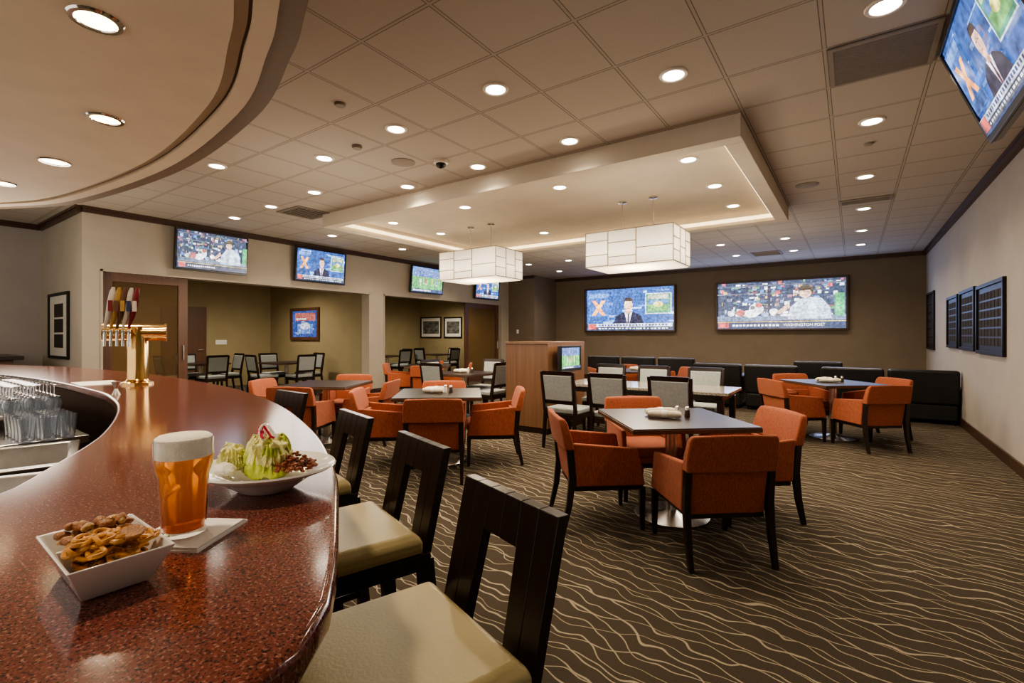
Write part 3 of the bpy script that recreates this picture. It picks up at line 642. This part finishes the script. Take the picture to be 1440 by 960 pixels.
# tap tower
tx,ty=-3.52,1.08
t=thing('beer_tower','polished brass beer tap tower standing on the granite bar','beer tap',(tx,ty,1.07),math.radians(68))
b=B(); lathe(b,[(.08,0),(.08,.012),(.058,.02),(.052,.03)],28); obj('base_flange',b,M['brass'],t,smooth=True)
b=B(); lathe(b,[(.052,.02),(.052,.33),(.046,.345)],28); obj('column',b,M['brass'],t,smooth=True)
b=B(); tube(b,(-.15,0,.31),(.13,0,.31),.050,n=24); obj('cross_head',b,M['brass'],t,smooth=True)
for sx in (-.15,.13): b=B(); tube(b,(sx,0,.31),(sx+(.012 if sx>0 else -.012),0,.31),.056,n=24); obj('end_cap',b,M['brass'],t,smooth=True)
cols=['pnlwhite','pnlyel','pnlbrown','pnlwhite','pnlred']; bad=['pnlred','pnlbrown','pnlyel','pnlblue','pnlwhite']
for i in range(5):
    x=-.140+i*.027
    b=B(); tube(b,(x,-.04,.31),(x,-.11,.31),.010); tube(b,(x,-.10,.32),(x,-.115,.23),.009,.007); f=obj('faucet',b,M['chrome'],t,smooth=True)
    b=B(); y0=-.105; loft(b,[[(x+dy*-.9+r*math.cos(k*math.pi/4),y0+dy+r*.6*math.sin(k*math.pi/4),z) for k in range(8)] for r,z,dy in ((.007,.33,0),(.008,.36,-.006),(.013,.40,-.02),(.017,.48,-.035),(.015,.535,-.045),(.007,.565,-.05))])
    hd=obj('tap_handle',b,M[cols[i]],t,smooth=True)
    b=B(); box(b,x+.020,x+.040,y0-.050,y0-.040,.43,.49); obj('badge',b,M[bad[i]],hd)
x,y=P(137,539,1.07); b=B(); box(b,-.16,.16,-.10,.10,0,.004); simple('menu_card',b,M['paper'],'white menu sheet lying on the bar in front of the beer tower','menu',(x,y,1.07),math.radians(-5))
# beer
x,y=-.788,.297
b=B(); box(b,-.056,.056,-.056,.056,0,.003)
for i in range(4): box(b,-.054+.001*i,.055,-.055,.054-.002*i,.003+.001*i,.0038+.001*i)
simple('napkin',b,M['paper'],'folded white cocktail napkin under the pint of beer','napkin',(x-.004,y+.006,1.07),math.radians(32))
t=thing('beer_glass','full pint glass of amber beer with a pale foam head','drink',(x,y,1.0775))
sc=lambda pr:[(r*.88,z*.92) for r,z in pr]
outp=[(.0305,0),(.031,.004),(.0335,.05),(.0355,.09),(.0405,.105),(.0425,.117),(.0415,.130),(.0420,.147)]
b=B(); lathe(b,sc(outp+[(.0408,.147),(.0402,.130),(.0412,.117),(.0390,.105),(.0343,.09),(.0322,.05),(.0295,.008)]),36,(0,0,0)); obj('glass_wall',b,M['pintglass'],t,smooth=True)
b=B(); lathe(b,sc([(.0290,.009),(.0318,.05),(.0339,.09),(.0386,.105),(.0405,.115),(.0400,.119)]),36); obj('beer',b,M['beer'],t,smooth=True)
b=B(); lathe(b,sc([(.0398,.1195),(.0393,.130),(.0399,.144),(.0398,.149),(.036,.152),(.024,.1535),(.01,.154)]),36); obj('foam_head',b,M['foam'],t,smooth=True)
# snack dish
K=.96
dx,dy,dz=-.733,.192,1.07; drz=math.radians(-2)
t=thing('snack_dish','white square walled snack dish with two compartments on the bar','dish',(dx,dy,dz),drz)
rc=lambda a,c,z:[(-a*K,-c*K,z),(a*K,-c*K,z),(a*K,c*K,z),(-a*K,c*K,z)]
b=B(); loft(b,[rc(.050,.030,0),rc(.055,.033,.003),rc(.082,.050,.044),rc(.083,.051,.046),rc(.079,.047,.046),rc(.053,.031,.010)]); obj('bowl',b,M['white'],t,bevel=.0025)
b=B(); taper(b,(0,0,.009),(.006,.060),(0,0,.045),(.004,.086)); obj('divider_wall',b,M['white'],t)
rn=random.Random(5)
def nutmesh(l,w_,h_):
    b=B(); bmesh.ops.create_icosphere(b,subdivisions=2,radius=1)
    for v in b.verts: v.co.x*=l*(1-.25*v.co.x); v.co.y*=w_; v.co.z*=h_
    return b
R=Matrix.Rotation(drz,3,'Z')
def put(o,x,y,z,t_=.5):
    p=R@Vector((x*K,y*K,z*K)); o.location=(dx+p[0],dy+p[1],dz+p[2]); o.rotation_euler=(rn.uniform(-t_,t_),rn.uniform(-t_,t_),rn.uniform(0,6.28))
LAY=[(.018,.014,.044,.020,9),(.030,.013,.052,.026,12),(.041,.012,.060,.032,14),(.051,.012,.062,.034,15),(.060,.016,.054,.024,11)]
n0=n1=None
for (z,xa,xb,c,n) in LAY:
    for i in range(n):
        x=-rn.uniform(xa,xb); y=rn.uniform(-c,c)
        if i%3:
            if n0 is None: n0=simple('nut',nutmesh(.0095,.0060,.0050),M['nut'],'roasted brown nut heaped in the left half of the snack dish','nut',(0,0,0),0,'brown nuts in the snack dish',smooth=True); put(n0,x,y,z)
            else: o=n0.copy(); COL.objects.link(o); put(o,x,y,z)
        else:
            if n1 is None: n1=simple('nut',nutmesh(.0085,.0052,.0048),M['nut2'],'pale golden nut heaped in the left half of the snack dish','nut',(0,0,0),0,'pale nuts in the snack dish',smooth=True); put(n1,x,y,z)
            else: o=n1.copy(); COL.objects.link(o); put(o,x,y,z)
b=B(); path(b,[(.0120*math.cos(a),.0088*math.sin(a)*(1+.3*math.cos(2*a)),.0012*math.sin(3*a)) for a in [2*math.pi*i/20 for i in range(20)]],.0026,7,True); tube(b,(0,-.008,0),(0,.008,0),.0022,n=6); q0=None
b2=nutmesh(.0085,.0052,.0048); n2=None
for (z,xa,xb,c,n) in LAY:
    for i in range(n):
        x=rn.uniform(xa+.004,xb-.002); y=rn.uniform(-c,c)
        if i%4 or z>.05:
            if q0 is None: q0=simple('pretzel',b,M['pretzel'],'small glossy looped pretzel in the right half of the snack dish','pretzel',(0,0,0),0,'pretzels in the snack dish',smooth=True); put(q0,x,y,z+.002,.35)
            else: o=q0.copy(); COL.objects.link(o); put(o,x,y,z+.002,.35)
        else:
            if n2 is None: n2=simple('nut',b2,M['nut2'],'pale golden nut among the pretzels in the right half of the dish','nut',(0,0,0),0,'pale nuts among the pretzels',smooth=True); put(n2,x,y,z)
            else: o=n2.copy(); COL.objects.link(o); put(o,x,y,z)
b=B(); lathe(b,[(.011,0),(.0125,.0015),(.011,.003)],18)
c0=simple('rye_chip',b,M['nut'],'round brown rye chip resting on top of the pretzels','cracker',smooth=True); put(c0,.056,.014,.066,.3)
# plate with salad
px,py=-.908,.480
t=thing('salad_plate','wide white rimmed bowl plate holding a wedge salad on the bar','plate',(px,py,1.07),math.radians(35))
b=B(); lathe(b,[(.045,0),(.050,.003),(.075,.020),(.088,.028),(.120,.040),(.126,.044),(.124,.047),(.114,.044),(.086,.034),(.070,.024),(.04,.012)],44,(0,0,0),True,True,1.0,.88); obj('plate_body',b,M['white'],t,smooth=True)
def lump(name,mat,label,cat,c,s,seed,amp=.25,group=None,sub=3,kind=None,fr=(2,9)):
    r=random.Random(seed); b=B(); bmesh.ops.create_icosphere(b,subdivisions=sub,radius=1)
    ph=[(r.uniform(*fr),r.uniform(*fr),r.uniform(*fr),r.uniform(0,6)) for _ in range(7)]
    for v in b.verts:
        k=1+amp*sum(math.sin(v.co.x*f[0]+v.co.y*f[1]+v.co.z*f[2]+f[3]) for f in ph)/3
        v.co=Vector((v.co.x*s[0]*k,v.co.y*s[1]*k,v.co.z*s[2]*k))
    return simple(name,b,M[mat],label,cat,c,0,group,kind,smooth=True)
def leafy(name,mats,label,c,R0,Hh,n,seed):
    r=random.Random(seed); t=thing(name,label,'salad',c)
    b=B(); bmesh.ops.create_icosphere(b,subdivisions=4,radius=1)
    for v in b.verts:
        k=1+.10*math.sin(v.co.x*11+seed)*math.sin(v.co.y*9)+.08*math.sin(v.co.z*14)+.05*math.sin(v.co.x*31+v.co.z*17)
        v.co=Vector((v.co.x*R0*.85*k,v.co.y*R0*.80*k,v.co.z*Hh*.46*k+Hh*.46))
    obj('core',b,M[mats[1]],t,smooth=True)
    for i in range(n):
        lay=i%3; a0=6.283*i/n*1.0+r.uniform(-.3,.3); b=B(); G=[]
        nu,nv=18,8; wid=r.uniform(.5,.75); z0=Hh*(.04,.20,.36)[lay]; hh=Hh*r.uniform(.45,.60); rr=R0*(1.08,1.0,.90)[lay]; f=r.uniform(9,14); p=r.uniform(0,6)
        for j in range(nv+1):
            q=j/nv; row=[]
            for k in range(nu+1):
                s=(k/nu-.5)*2*wid*math.sin(.5+q*1.9); rad=rr*(.88+.20*math.sin(q*2.9))*(1-.34*q*q)+.0040*math.sin(f*s*2.4+p)*q+.002*math.sin(f*s*5+p)*q
                z=z0+hh*q*(1-.25*abs(k/nu-.5)*2)+.003*math.sin(f*s*3+p+1)*q
                row.append(b.verts.new((rad*math.cos(a0+s),rad*math.sin(a0+s)*.92,z)))
            G.append(row)
        for j in range(nv):
            for k in range(nu): b.faces.new((G[j][k],G[j][k+1],G[j+1][k+1],G[j+1][k]))
        o=obj('leaf',b,M[mats[i%2]],t,smooth=True); md=o.modifiers.new('s','SOLIDIFY'); md.thickness=.0010
    return t
leafy('lettuce_wedge',('lettuce','lettuce2'),'large bright green lettuce wedge in the middle of the plate',(px-.006,py+.008,1.07+.022),.045,.086,15,3)
leafy('lettuce_wedge',('lettuce2','lettuce2'),'small pale lettuce wedge at the left front of the green one',(px-.056,py-.036,1.07+.036),.026,.052,9,5)
lump('dressing','cheese','spoonful of creamy dressing at the front left of the lettuce','dressing',(px-.022,py-.064,1.07+.048),(.024,.016,.012),3,.12,fr=(3,8))
bm2=B(); r=random.Random(4)
for i in range(150):
    a=r.uniform(0,6.28); q=.036*math.sqrt(r.random()); m=Matrix.Translation((q*math.cos(a),q*math.sin(a),.004+.028*(1-q/.038)*r.random()+.008*r.random()))@Matrix.Rotation(r.uniform(0,3),4,'Z')@Matrix.Diagonal((1.3,.9,.8,1)); bmesh.ops.create_icosphere(bm2,subdivisions=1,radius=r.uniform(.003,.005),matrix=m)
simple('bean_relish',bm2,M['bacon'],'heap of small reddish brown beans at the right of the lettuce','beans',(px+.054,py+.028,1.07+.038),0,None,'stuff')
for i in range(7):
    b=B(); a0=i*.6; path(b,[(.018*math.cos(a0+k*.35),.012*k/4-.015,.012*math.sin(k*.8)+.003*i) for k in range(7)],.0024,6)
    simple('onion_strip',b,M['red' if i%3 else 'white'],['thin white onion strip on top of the lettuce','thin red onion strip on top of the lettuce'][1 if i%3 else 0],'onion',(px-.004+.004*i,py,1.07+.096),0,'onion strips on the salad',smooth=True)
# ---------------------------------------------------------------- furniture prototypes
AS=.94
def armchair(label,loc,rz):
    t=thing('armchair',label,'chair',loc,rz,'rust armchairs'); t.scale=(AS,AS,AS)
    for s in (-1,1):
        b=B(); taper(b,(s*.268,.255,0),(.030,.030),(s*.268,.25,.33),(.046,.046)); obj('leg',b,M['darkwood'],t,bevel=.004)
    for s in (-1,1):
        b=B(); r4=lambda y,z,w_,d_:[(s*.272-w_/2,y-d_/2,z),(s*.272+w_/2,y-d_/2,z),(s*.272+w_/2,y+d_/2,z),(s*.272-w_/2,y+d_/2,z)]
        loft(b,[r4(-.345,0,.030,.034),r4(-.30,.20,.038,.044),r4(-.278,.40,.042,.05),r4(-.300,.62,.040,.042)]); obj('leg',b,M['darkwood'],t,bevel=.004)
    b=B(); box(b,-.262,.262,-.25,.265,.325,.385); obj('seat_apron',b,M['orange'],t,bevel=.012)
    b=B(); box(b,-.25,.25,-.255,.272,.292,.324); obj('seat_rail',b,M['darkwood'],t)
    b=B(); box(b,-.238,.238,-.21,.285,.386,.475); obj('seat',b,M['orange'],t,bevel=.03,seg=3)
    for s in (-1,1):
        x0,x1=sorted((s*.248,s*.292))
        b=B(); hexa(b,[(x0,-.25,.335),(x1,-.25,.335),(x1,.272,.335),(x0,.272,.335)],[(x0,-.27,.655),(x1,-.27,.655),(x1,.215,.61),(x0,.215,.61)]); obj('arm',b,M['orange'],t,bevel=.013,seg=3)
    b=B(); hexa(b,[(-.248,-.262,.32),(.248,-.262,.32),(.248,-.20,.32),(-.248,-.20,.32)],[(-.248,-.31,.60),(.248,-.31,.60),(.248,-.23,.60),(-.248,-.23,.60)]); obj('lower_back',b,M['orange'],t,bevel=.01)
    b=B(); rows=[]
    for (yy,z,hw,tk) in ((-.335,.60,.294,.080),(-.352,.70,.296,.070),(-.372,.80,.286,.060),(-.378,.835,.272,.046)):
        rows.append([(-hw,yy,z),(-hw*.5,yy-.012,z+ (.008 if z>.8 else 0)),(0,yy-.016,z+(.012 if z>.8 else 0)),(hw*.5,yy-.012,z+(.008 if z>.8 else 0)),(hw,yy,z),(hw,yy+tk,z),(hw*.5,yy+tk-.012,z),(0,yy+tk-.016,z),(-hw*.5,yy+tk-.012,z),(-hw,yy+tk,z)])
    loft(b,rows); obj('backrest',b,M['orange'],t,bevel=.016,seg=3)
    return t
def sidechair(label,loc,rz):
    t=thing('side_chair',label,'chair',loc,rz,'grey side chairs')
    for s in (-1,1): b=B(); taper(b,(s*.20,.20,0),(.03,.03),(s*.20,.20,.42),(.042,.042)); obj('leg',b,M['darkwood'],t,bevel=.003)
    for s in (-1,1):
        b=B(); r4=lambda x,y,z,w_,d_:[(s*x-w_/2,y-d_/2,z),(s*x+w_/2,y-d_/2,z),(s*x+w_/2,y+d_/2,z),(s*x-w_/2,y+d_/2,z)]
        loft(b,[r4(.20,-.27,0,.03,.032),r4(.205,-.21,.44,.036,.045),r4(.215,-.29,.93,.032,.03)]); obj('leg',b,M['darkwood'],t,bevel=.003)
    b=B(); box(b,-.20,.20,.18,.215,.36,.42); box(b,-.20,.20,-.225,-.195,.36,.42)
    for s in (-1,1): box(b,s*.2-.014,s*.2+.014,-.2,.2,.36,.42)
    obj('seat_rail',b,M['darkwood'],t)
    b=B(); box(b,-.225,.225,-.19,.235,.421,.485); obj('seat',b,M['greyfab'],t,bevel=.02,seg=3)
    b=B(); hexa(b,[(-.19,-.293,.89),(.19,-.293,.89),(.19,-.266,.89),(-.19,-.266,.89)],[(-.2,-.305,.94),(.2,-.305,.94),(.2,-.275,.94),(-.2,-.275,.94)]); obj('top_rail',b,M['darkwood'],t)
    b=B(); hexa(b,[(-.19,-.236,.54),(.19,-.236,.54),(.19,-.21,.54),(-.19,-.21,.54)],[(-.19,-.243,.58),(.19,-.243,.58),(.19,-.215,.58),(-.19,-.215,.58)]); obj('lower_rail',b,M['darkwood'],t)
    b=B(); hexa(b,[(-.185,-.25,.582),(.185,-.25,.582),(.185,-.205,.582),(-.185,-.205,.582)],[(-.193,-.302,.888),(.193,-.302,.888),(.193,-.255,.888),(-.193,-.255,.888)]); obj('backrest',b,M['greyfab'],t,bevel=.01)
    return t
def clubchair(label,loc,rz):
    t=thing('club_chair',label,'armchair',loc,rz,'black leather club chairs')
    for sx in (-1,1):
        for sy in (-1,1): b=B(); taper(b,(sx*.36,sy*.33,0),(.05,.05),(sx*.36,sy*.33,.06),(.06,.06)); obj('leg',b,M['darkwood'],t)
    b=B(); box(b,-.41,.41,-.38,.38,.06,.30); obj('base',b,M['blackleather'],t,bevel=.02)
    b=B(); box(b,-.27,.27,-.22,.40,.301,.45); obj('seat',b,M['blackleather'],t,bevel=.035,seg=3)
    for s in (-1,1): x0,x1=sorted((s*.275,s*.43)); b=B(); box(b,x0,x1,-.38,.40,.30,.62); obj('arm',b,M['blackleather'],t,bevel=.035,seg=3)
    b=B(); hexa(b,[(-.43,-.40,.30),(.43,-.40,.30),(.43,-.20,.30),(-.43,-.20,.30)],[(-.43,-.44,.83),(.43,-.44,.83),(.43,-.27,.83),(-.43,-.27,.83)]); obj('backrest',b,M['blackleather'],t,bevel=.04,seg=3)
    return t
def ptable(label,loc,rz,w=.9,name='dining_table'):
    t=thing(name,label,'table',loc,rz,'square dining tables'); a=w/2
    b=B(); box(b,-a+.004,a-.004,-a+.004,a-.004,.735,.742); obj('tabletop',b,M['tabletop'],t)
    b=B(); box(b,-a,a,-a,a,.705,.735); obj('table_edge',b,M['edge'],t,bevel=.004)
    b=B(); lathe(b,[(.045,.015),(.045,.69)],20); obj('column',b,M['steel'],t,smooth=True)
    b=B(); lathe(b,[(.275,0),(.275,.012),(.25,.018),(.09,.035),(.05,.05)],36); obj('base_plate',b,M['steel'],t,smooth=True)
    b=B(); box(b,-.2,.2,-.03,.03,.685,.705); box(b,-.03,.03,-.2,.2,.685,.705); obj('support_bracket',b,M['black'],t)
    return t
def stool(label,loc,rz):
    t=thing('bar_stool',label,'bar stool',loc,rz,'dark wood bar stools')
    for s in (-1,1): b=B(); taper(b,(s*.185,.20,0),(.034,.034),(s*.17,.165,.67),(.045,.045)); obj('leg',b,M['darkwood'],t,bevel=.003)
    for s in (-1,1): b=B(); taper(b,(s*.185,-.25,0),(.036,.045),(s*.165,-.19,.67),(.05,.045)); obj('leg',b,M['darkwood'],t,bevel=.003)
    b=B(); box(b,-.195,.195,-.20,.195,.64,.690); obj('seat_frame',b,M['darkwood'],t,bevel=.004)
    b=B(); rr=lambda a,y0,y1,z:[(-a,y0,z),(a,y0,z),(a,y1,z),(-a,y1,z)]
    loft(b,[rr(.190,-.175,.2,.691),rr(.205,-.170,.216,.705),rr(.205,-.170,.216,.738),rr(.183,-.150,.192,.758)]); obj('seat',b,M['seatleather'],t,bevel=.016,seg=4)
    b=B(); yb=lambda z:-.204-.081*(z-.66)/.36
    def plank(x0,x1,z0,z1,X0=None,X1=None):
        X0=x0 if X0 is None else X0; X1=x1 if X1 is None else X1; th=.028
        hexa(b,[(x0,yb(z0),z0),(x1,yb(z0),z0),(x1,yb(z0)+th,z0),(x0,yb(z0)+th,z0)],[(X0,yb(z1),z1),(X1,yb(z1),z1),(X1,yb(z1)+th,z1),(X0,yb(z1)+th,z1)])
    for s in (-1,1):
        x=sorted((s*.178,s*.1285)); X=sorted((s*.180,s*.121)); plank(x[0],x[1],.64,1.0,X[0],X[1])
        x=sorted((s*.1275,s*.078)); X=sorted((s*.120,s*.060)); plank(x[0],x[1],.64,1.0,X[0],X[1])
    plank(-.0645,-.0005,.905,1.0,-.059,-.0005); plank(.0005,.0645,.905,1.0,.0005,.059)
    plank(-.08,.08,.655,.69)
    obj('backrest',b,M['darkwood'],t,bevel=.0022)
    b=B(); z=.24; box(b,-.19,.19,.175,.20,z,z+.03); box(b,-.19,.19,-.235,-.215,z,z+.03)
    for s in (-1,1): box(b,s*.18-.01,s*.18+.01,-.23,.19,z,z+.03)
    obj('footrest',b,M['darkwood'],t,bevel=.002)
    return t
def face(dx,dy): return math.atan2(-dx,dy)
st=[(-.728,.655,(-.32,-.95),'nearest bar stool with the olive tan seat at the bottom of the view'),
(-1.315,.950,(-.31,-.95),'second bar stool from the camera with olive tan leather seat'),
(-1.965,1.165,(-.27,-.96),'third bar stool from the camera, half hidden by the bar'),
(-2.98,1.47,(-.05,-1),'farthest bar stool, only its dark back showing over the bar')]
s0=None
for x,y,d,lb in st:
    if s0 is None: s0=stool(lb,(x,y,0),face(*d))
    else: dup(s0,(x,y,0),face(*d),lb)
TA=math.radians(40)
tproto=aproto=sproto=cproto=None
def tbl(label,x,y,rz,w=.9):
    global tproto
    if tproto is None: tproto=ptable(label,(x,y,0),rz,w); return tproto
    return dup(tproto,(x,y,0),rz,label)
def arm_(label,x,y,d):
    global aproto
    if aproto is None: aproto=armchair(label,(x,y,0),face(*d)); return
    dup(aproto,(x,y,0),face(*d),label)
def side_(label,x,y,d):
    global sproto
    if sproto is None: sproto=sidechair(label,(x,y,0),face(*d)); return
    dup(sproto,(x,y,0),face(*d),label)
def club_(label,x,y,d):
    global cproto
    if cproto is None: cproto=clubchair(label,(x,y,0),face(*d)); return
    dup(cproto,(x,y,0),face(*d),label)
WH={'near':'with back to camera','left':'on the left side','far':'on the far side','right':'on the right side'}
def dset(desc,x,y,fn,kind,ang=TA,dist=.555,which=('near','left','far','right')):
    tbl('dark square pedestal table '+desc,x,y,ang)
    for i,k in enumerate(('near','right','far','left')):
        if k not in which: continue
        a=ang-math.pi/2+i*math.pi/2; dx,dy=math.cos(a),math.sin(a)
        fn('%s %s at the table %s'%(kind,WH[k],desc),x+dx*dist,y+dy*dist,(-dx,-dy))
OA='rust orange armchair'; GA='grey side chair'
dset('in the middle foreground',-1.13,3.70,arm_,OA)
dset('left of the walnut divider',-3.68,3.85,arm_,OA)
dset('behind the far bar stools',-5.6,3.75,arm_,OA,ang=math.radians(30))
dset('near the right wall plaques',-.22,7.75,arm_,OA)
dset('beyond the long granite table',-3.15,8.5,arm_,OA)
dset('close behind the walnut divider',-5.35,6.2,side_,GA,ang=0,dist=.52)
dset('by the pillar between openings',-7.3,7.3,arm_,OA)
dset('by the side room wood door',-12.1,4.9,side_,GA,ang=0)
dset('below the side room poster screen',-10.9,6.25,side_,GA,ang=0)
dset('just inside the second opening',-11.9,10.1,side_,GA,ang=0)
dset('under the framed side room photos',-11.6,12.0,side_,GA,ang=0)
t=thing('long_table','long speckled granite topped table right of the divider','table',(-2.1,5.88,0))
b=B(); box(b,-1.02,1.02,-.38,.38,.715,.75); obj('tabletop',b,M['granite2'],t,bevel=.006)
b=B(); box(b,-.95,.95,-.33,.33,.65,.714); obj('apron',b,M['darkwood'],t)
for sx in (-1,1):
    for sy in (-1,1): b=B(); taper(b,(sx*.93,sy*.31,0),(.05,.05),(sx*.93,sy*.31,.66),(.07,.07)); obj('leg',b,M['darkwood'],t,bevel=.004)
for x,w in ((-2.88,'left'),(-2.25,'middle'),(-1.55,'right')): side_('%s of three grey side chairs with backs to camera at the granite table'%w,x,5.30,(0,1))
for x,w in ((-2.95,'left'),(-2.3,'middle'),(-1.6,'right')): side_('%s of three grey side chairs facing the camera behind the granite table'%w,x,6.46,(0,-1))
for x,lb in ((-2.13,'first from the left in the front lounge row'),(-1.22,'second from the left in the front lounge row'),(-.02,'behind the right rust set, third in the front lounge row'),(.885,'beside the right wall, rightmost in the front lounge row')):
    club_('black club chair '+lb,x,10.2,(0,1))
for i,x in enumerate((-5.4,-4.45,-3.5,-.6)):
    club_('black club chair in the rear lounge row, %s from the left'%ordn[i],x,12.2,(0,1))
t=thing('low_table','small dark square lounge table between the club chair rows','table',(-4.0,11.1,0))
b=B(); box(b,-.3,.3,-.3,.3,.42,.45); obj('tabletop',b,M['tabletop'],t)
for sx in (-1,1):
    for sy in (-1,1): b=B(); taper(b,(sx*.26,sy*.26,0),(.035,.035),(sx*.26,sy*.26,.42),(.04,.04)); obj('leg',b,M['darkwood'],t)
def shaker(label,loc,grain):
    t=thing('shaker',label,'shaker',loc,0,'salt and pepper shakers')
    b=B(); lathe(b,[(.019,0),(.021,.01),(.017,.055)],16); obj('jar',b,M[grain],t,smooth=True)
    b=B(); lathe(b,[(.018,.055),(.018,.070),(.010,.080),(.003,.082)],16); obj('cap',b,M['steel'],t,smooth=True)
    return t
rl=None
def roll(label,loc,rz):
    t=thing('napkin_roll',label,'napkin',loc,rz,'rolled napkins')
    b=B(); loft(b,[[(x,r*math.cos(k*math.pi/6),.030+r*.95*math.sin(k*math.pi/6)) for k in range(12)] for x,r in ((-.12,.018),(-.09,.027),(0,.031),(.09,.028),(.12,.020))]); obj('cloth',b,M['cream'],t,smooth=True)
    b=B(); loft(b,[[(x,.0325*math.cos(k*math.pi/6),.031+.0325*.95*math.sin(k*math.pi/6)) for k in range(12)] for x in (-.02,.02)]); obj('paper_band',b,M['paper'],t,smooth=True)
    return t
for x,y,d in ((-1.13,3.70,'the middle foreground table'),(-3.68,3.85,'the table left of the divider'),(-.22,7.75,'the table near the right wall'),(-5.35,6.2,'the grey chair table behind the divider'),(-3.15,8.5,'the rust set beyond the granite table')):
    for k,(ox,oy,g) in enumerate(((.03,.06,'salt'),(.10,.07,'pepper'))):
        shaker('%s shaker with steel cap on %s'%(g,d),(x+ox,y+oy,.742),g)
    for k,(ox,oy,rz) in enumerate(((-.03,-.07,.3),(-.10,.05,.75))):
        L=(x+ox,y+oy,.7425); lb='%s rolled cream napkin on %s'%(('nearer','farther')[k],d)
        if rl is None: rl=roll(lb,L,rz)
        else: dup(rl,L,rz,lb)
b=B(); box(b,-.15,.15,-.1,.1,0,.004); simple('menu_card',b,M['paper'],'white menu sheet on the long granite table','menu',(-2.6,5.9,.75),.2)
t=thing('back_bar_ledge','dark back bar ledge at the far left edge behind the counter','counter',(-10.6,.5,0))
b=B(); box(b,-.8,.5,-2.2,1.2,1.0,1.06); obj('ledge_top',b,M['darkwood'],t,bevel=.005)
b=B(); box(b,-.75,.4,-2.1,1.1,0,1.0); obj('cabinet',b,M['doorwood'],t)
# ---------------------------------------------------------------- light & camera
w=bpy.data.worlds.new('world'); SC.world=w; w.use_nodes=True
bg=w.node_tree.nodes['Background']; bg.inputs[0].default_value=(1,.91,.81,1); bg.inputs[1].default_value=.85
for x,y,z,e in ((-1.6,5.4,1.9,22),(-4.8,3.2,1.9,26),(-6.8,5.6,1.9,34),(-5.0,9.8,1.8,30),(-1.4,9.9,1.8,22),(-8,1.2,1.9,42)): pt('fill_light',x,y,z,e,(1,.88,.74),.6)  # unseen fill lamps added to lift the room; no fixtures here
l=bpy.data.lights.new('screen_glow','AREA'); l.energy=36; l.color=(.38,.52,1); l.shape='RECTANGLE'; l.size=6; l.size_y=1
o=bpy.data.objects.new('screen_glow',l); COL.objects.link(o); o.location=(-2.4,YB-.25,2.0); o.rotation_euler=(math.radians(-105),0,0)
cam=bpy.data.cameras.new('camera'); cam.sensor_width=36; cam.lens=17.0; cam.shift_y=-8/1440; cam.clip_start=.02
co=bpy.data.objects.new('camera',cam); COL.objects.link(co); co.location=(0,0,H); co.rotation_euler=(math.pi/2,0,YAW); SC.camera=co
SC.view_settings.view_transform='AgX'
try: SC.view_settings.look='AgX - Medium High Contrast'
except Exception: pass
SC.view_settings.exposure=.74
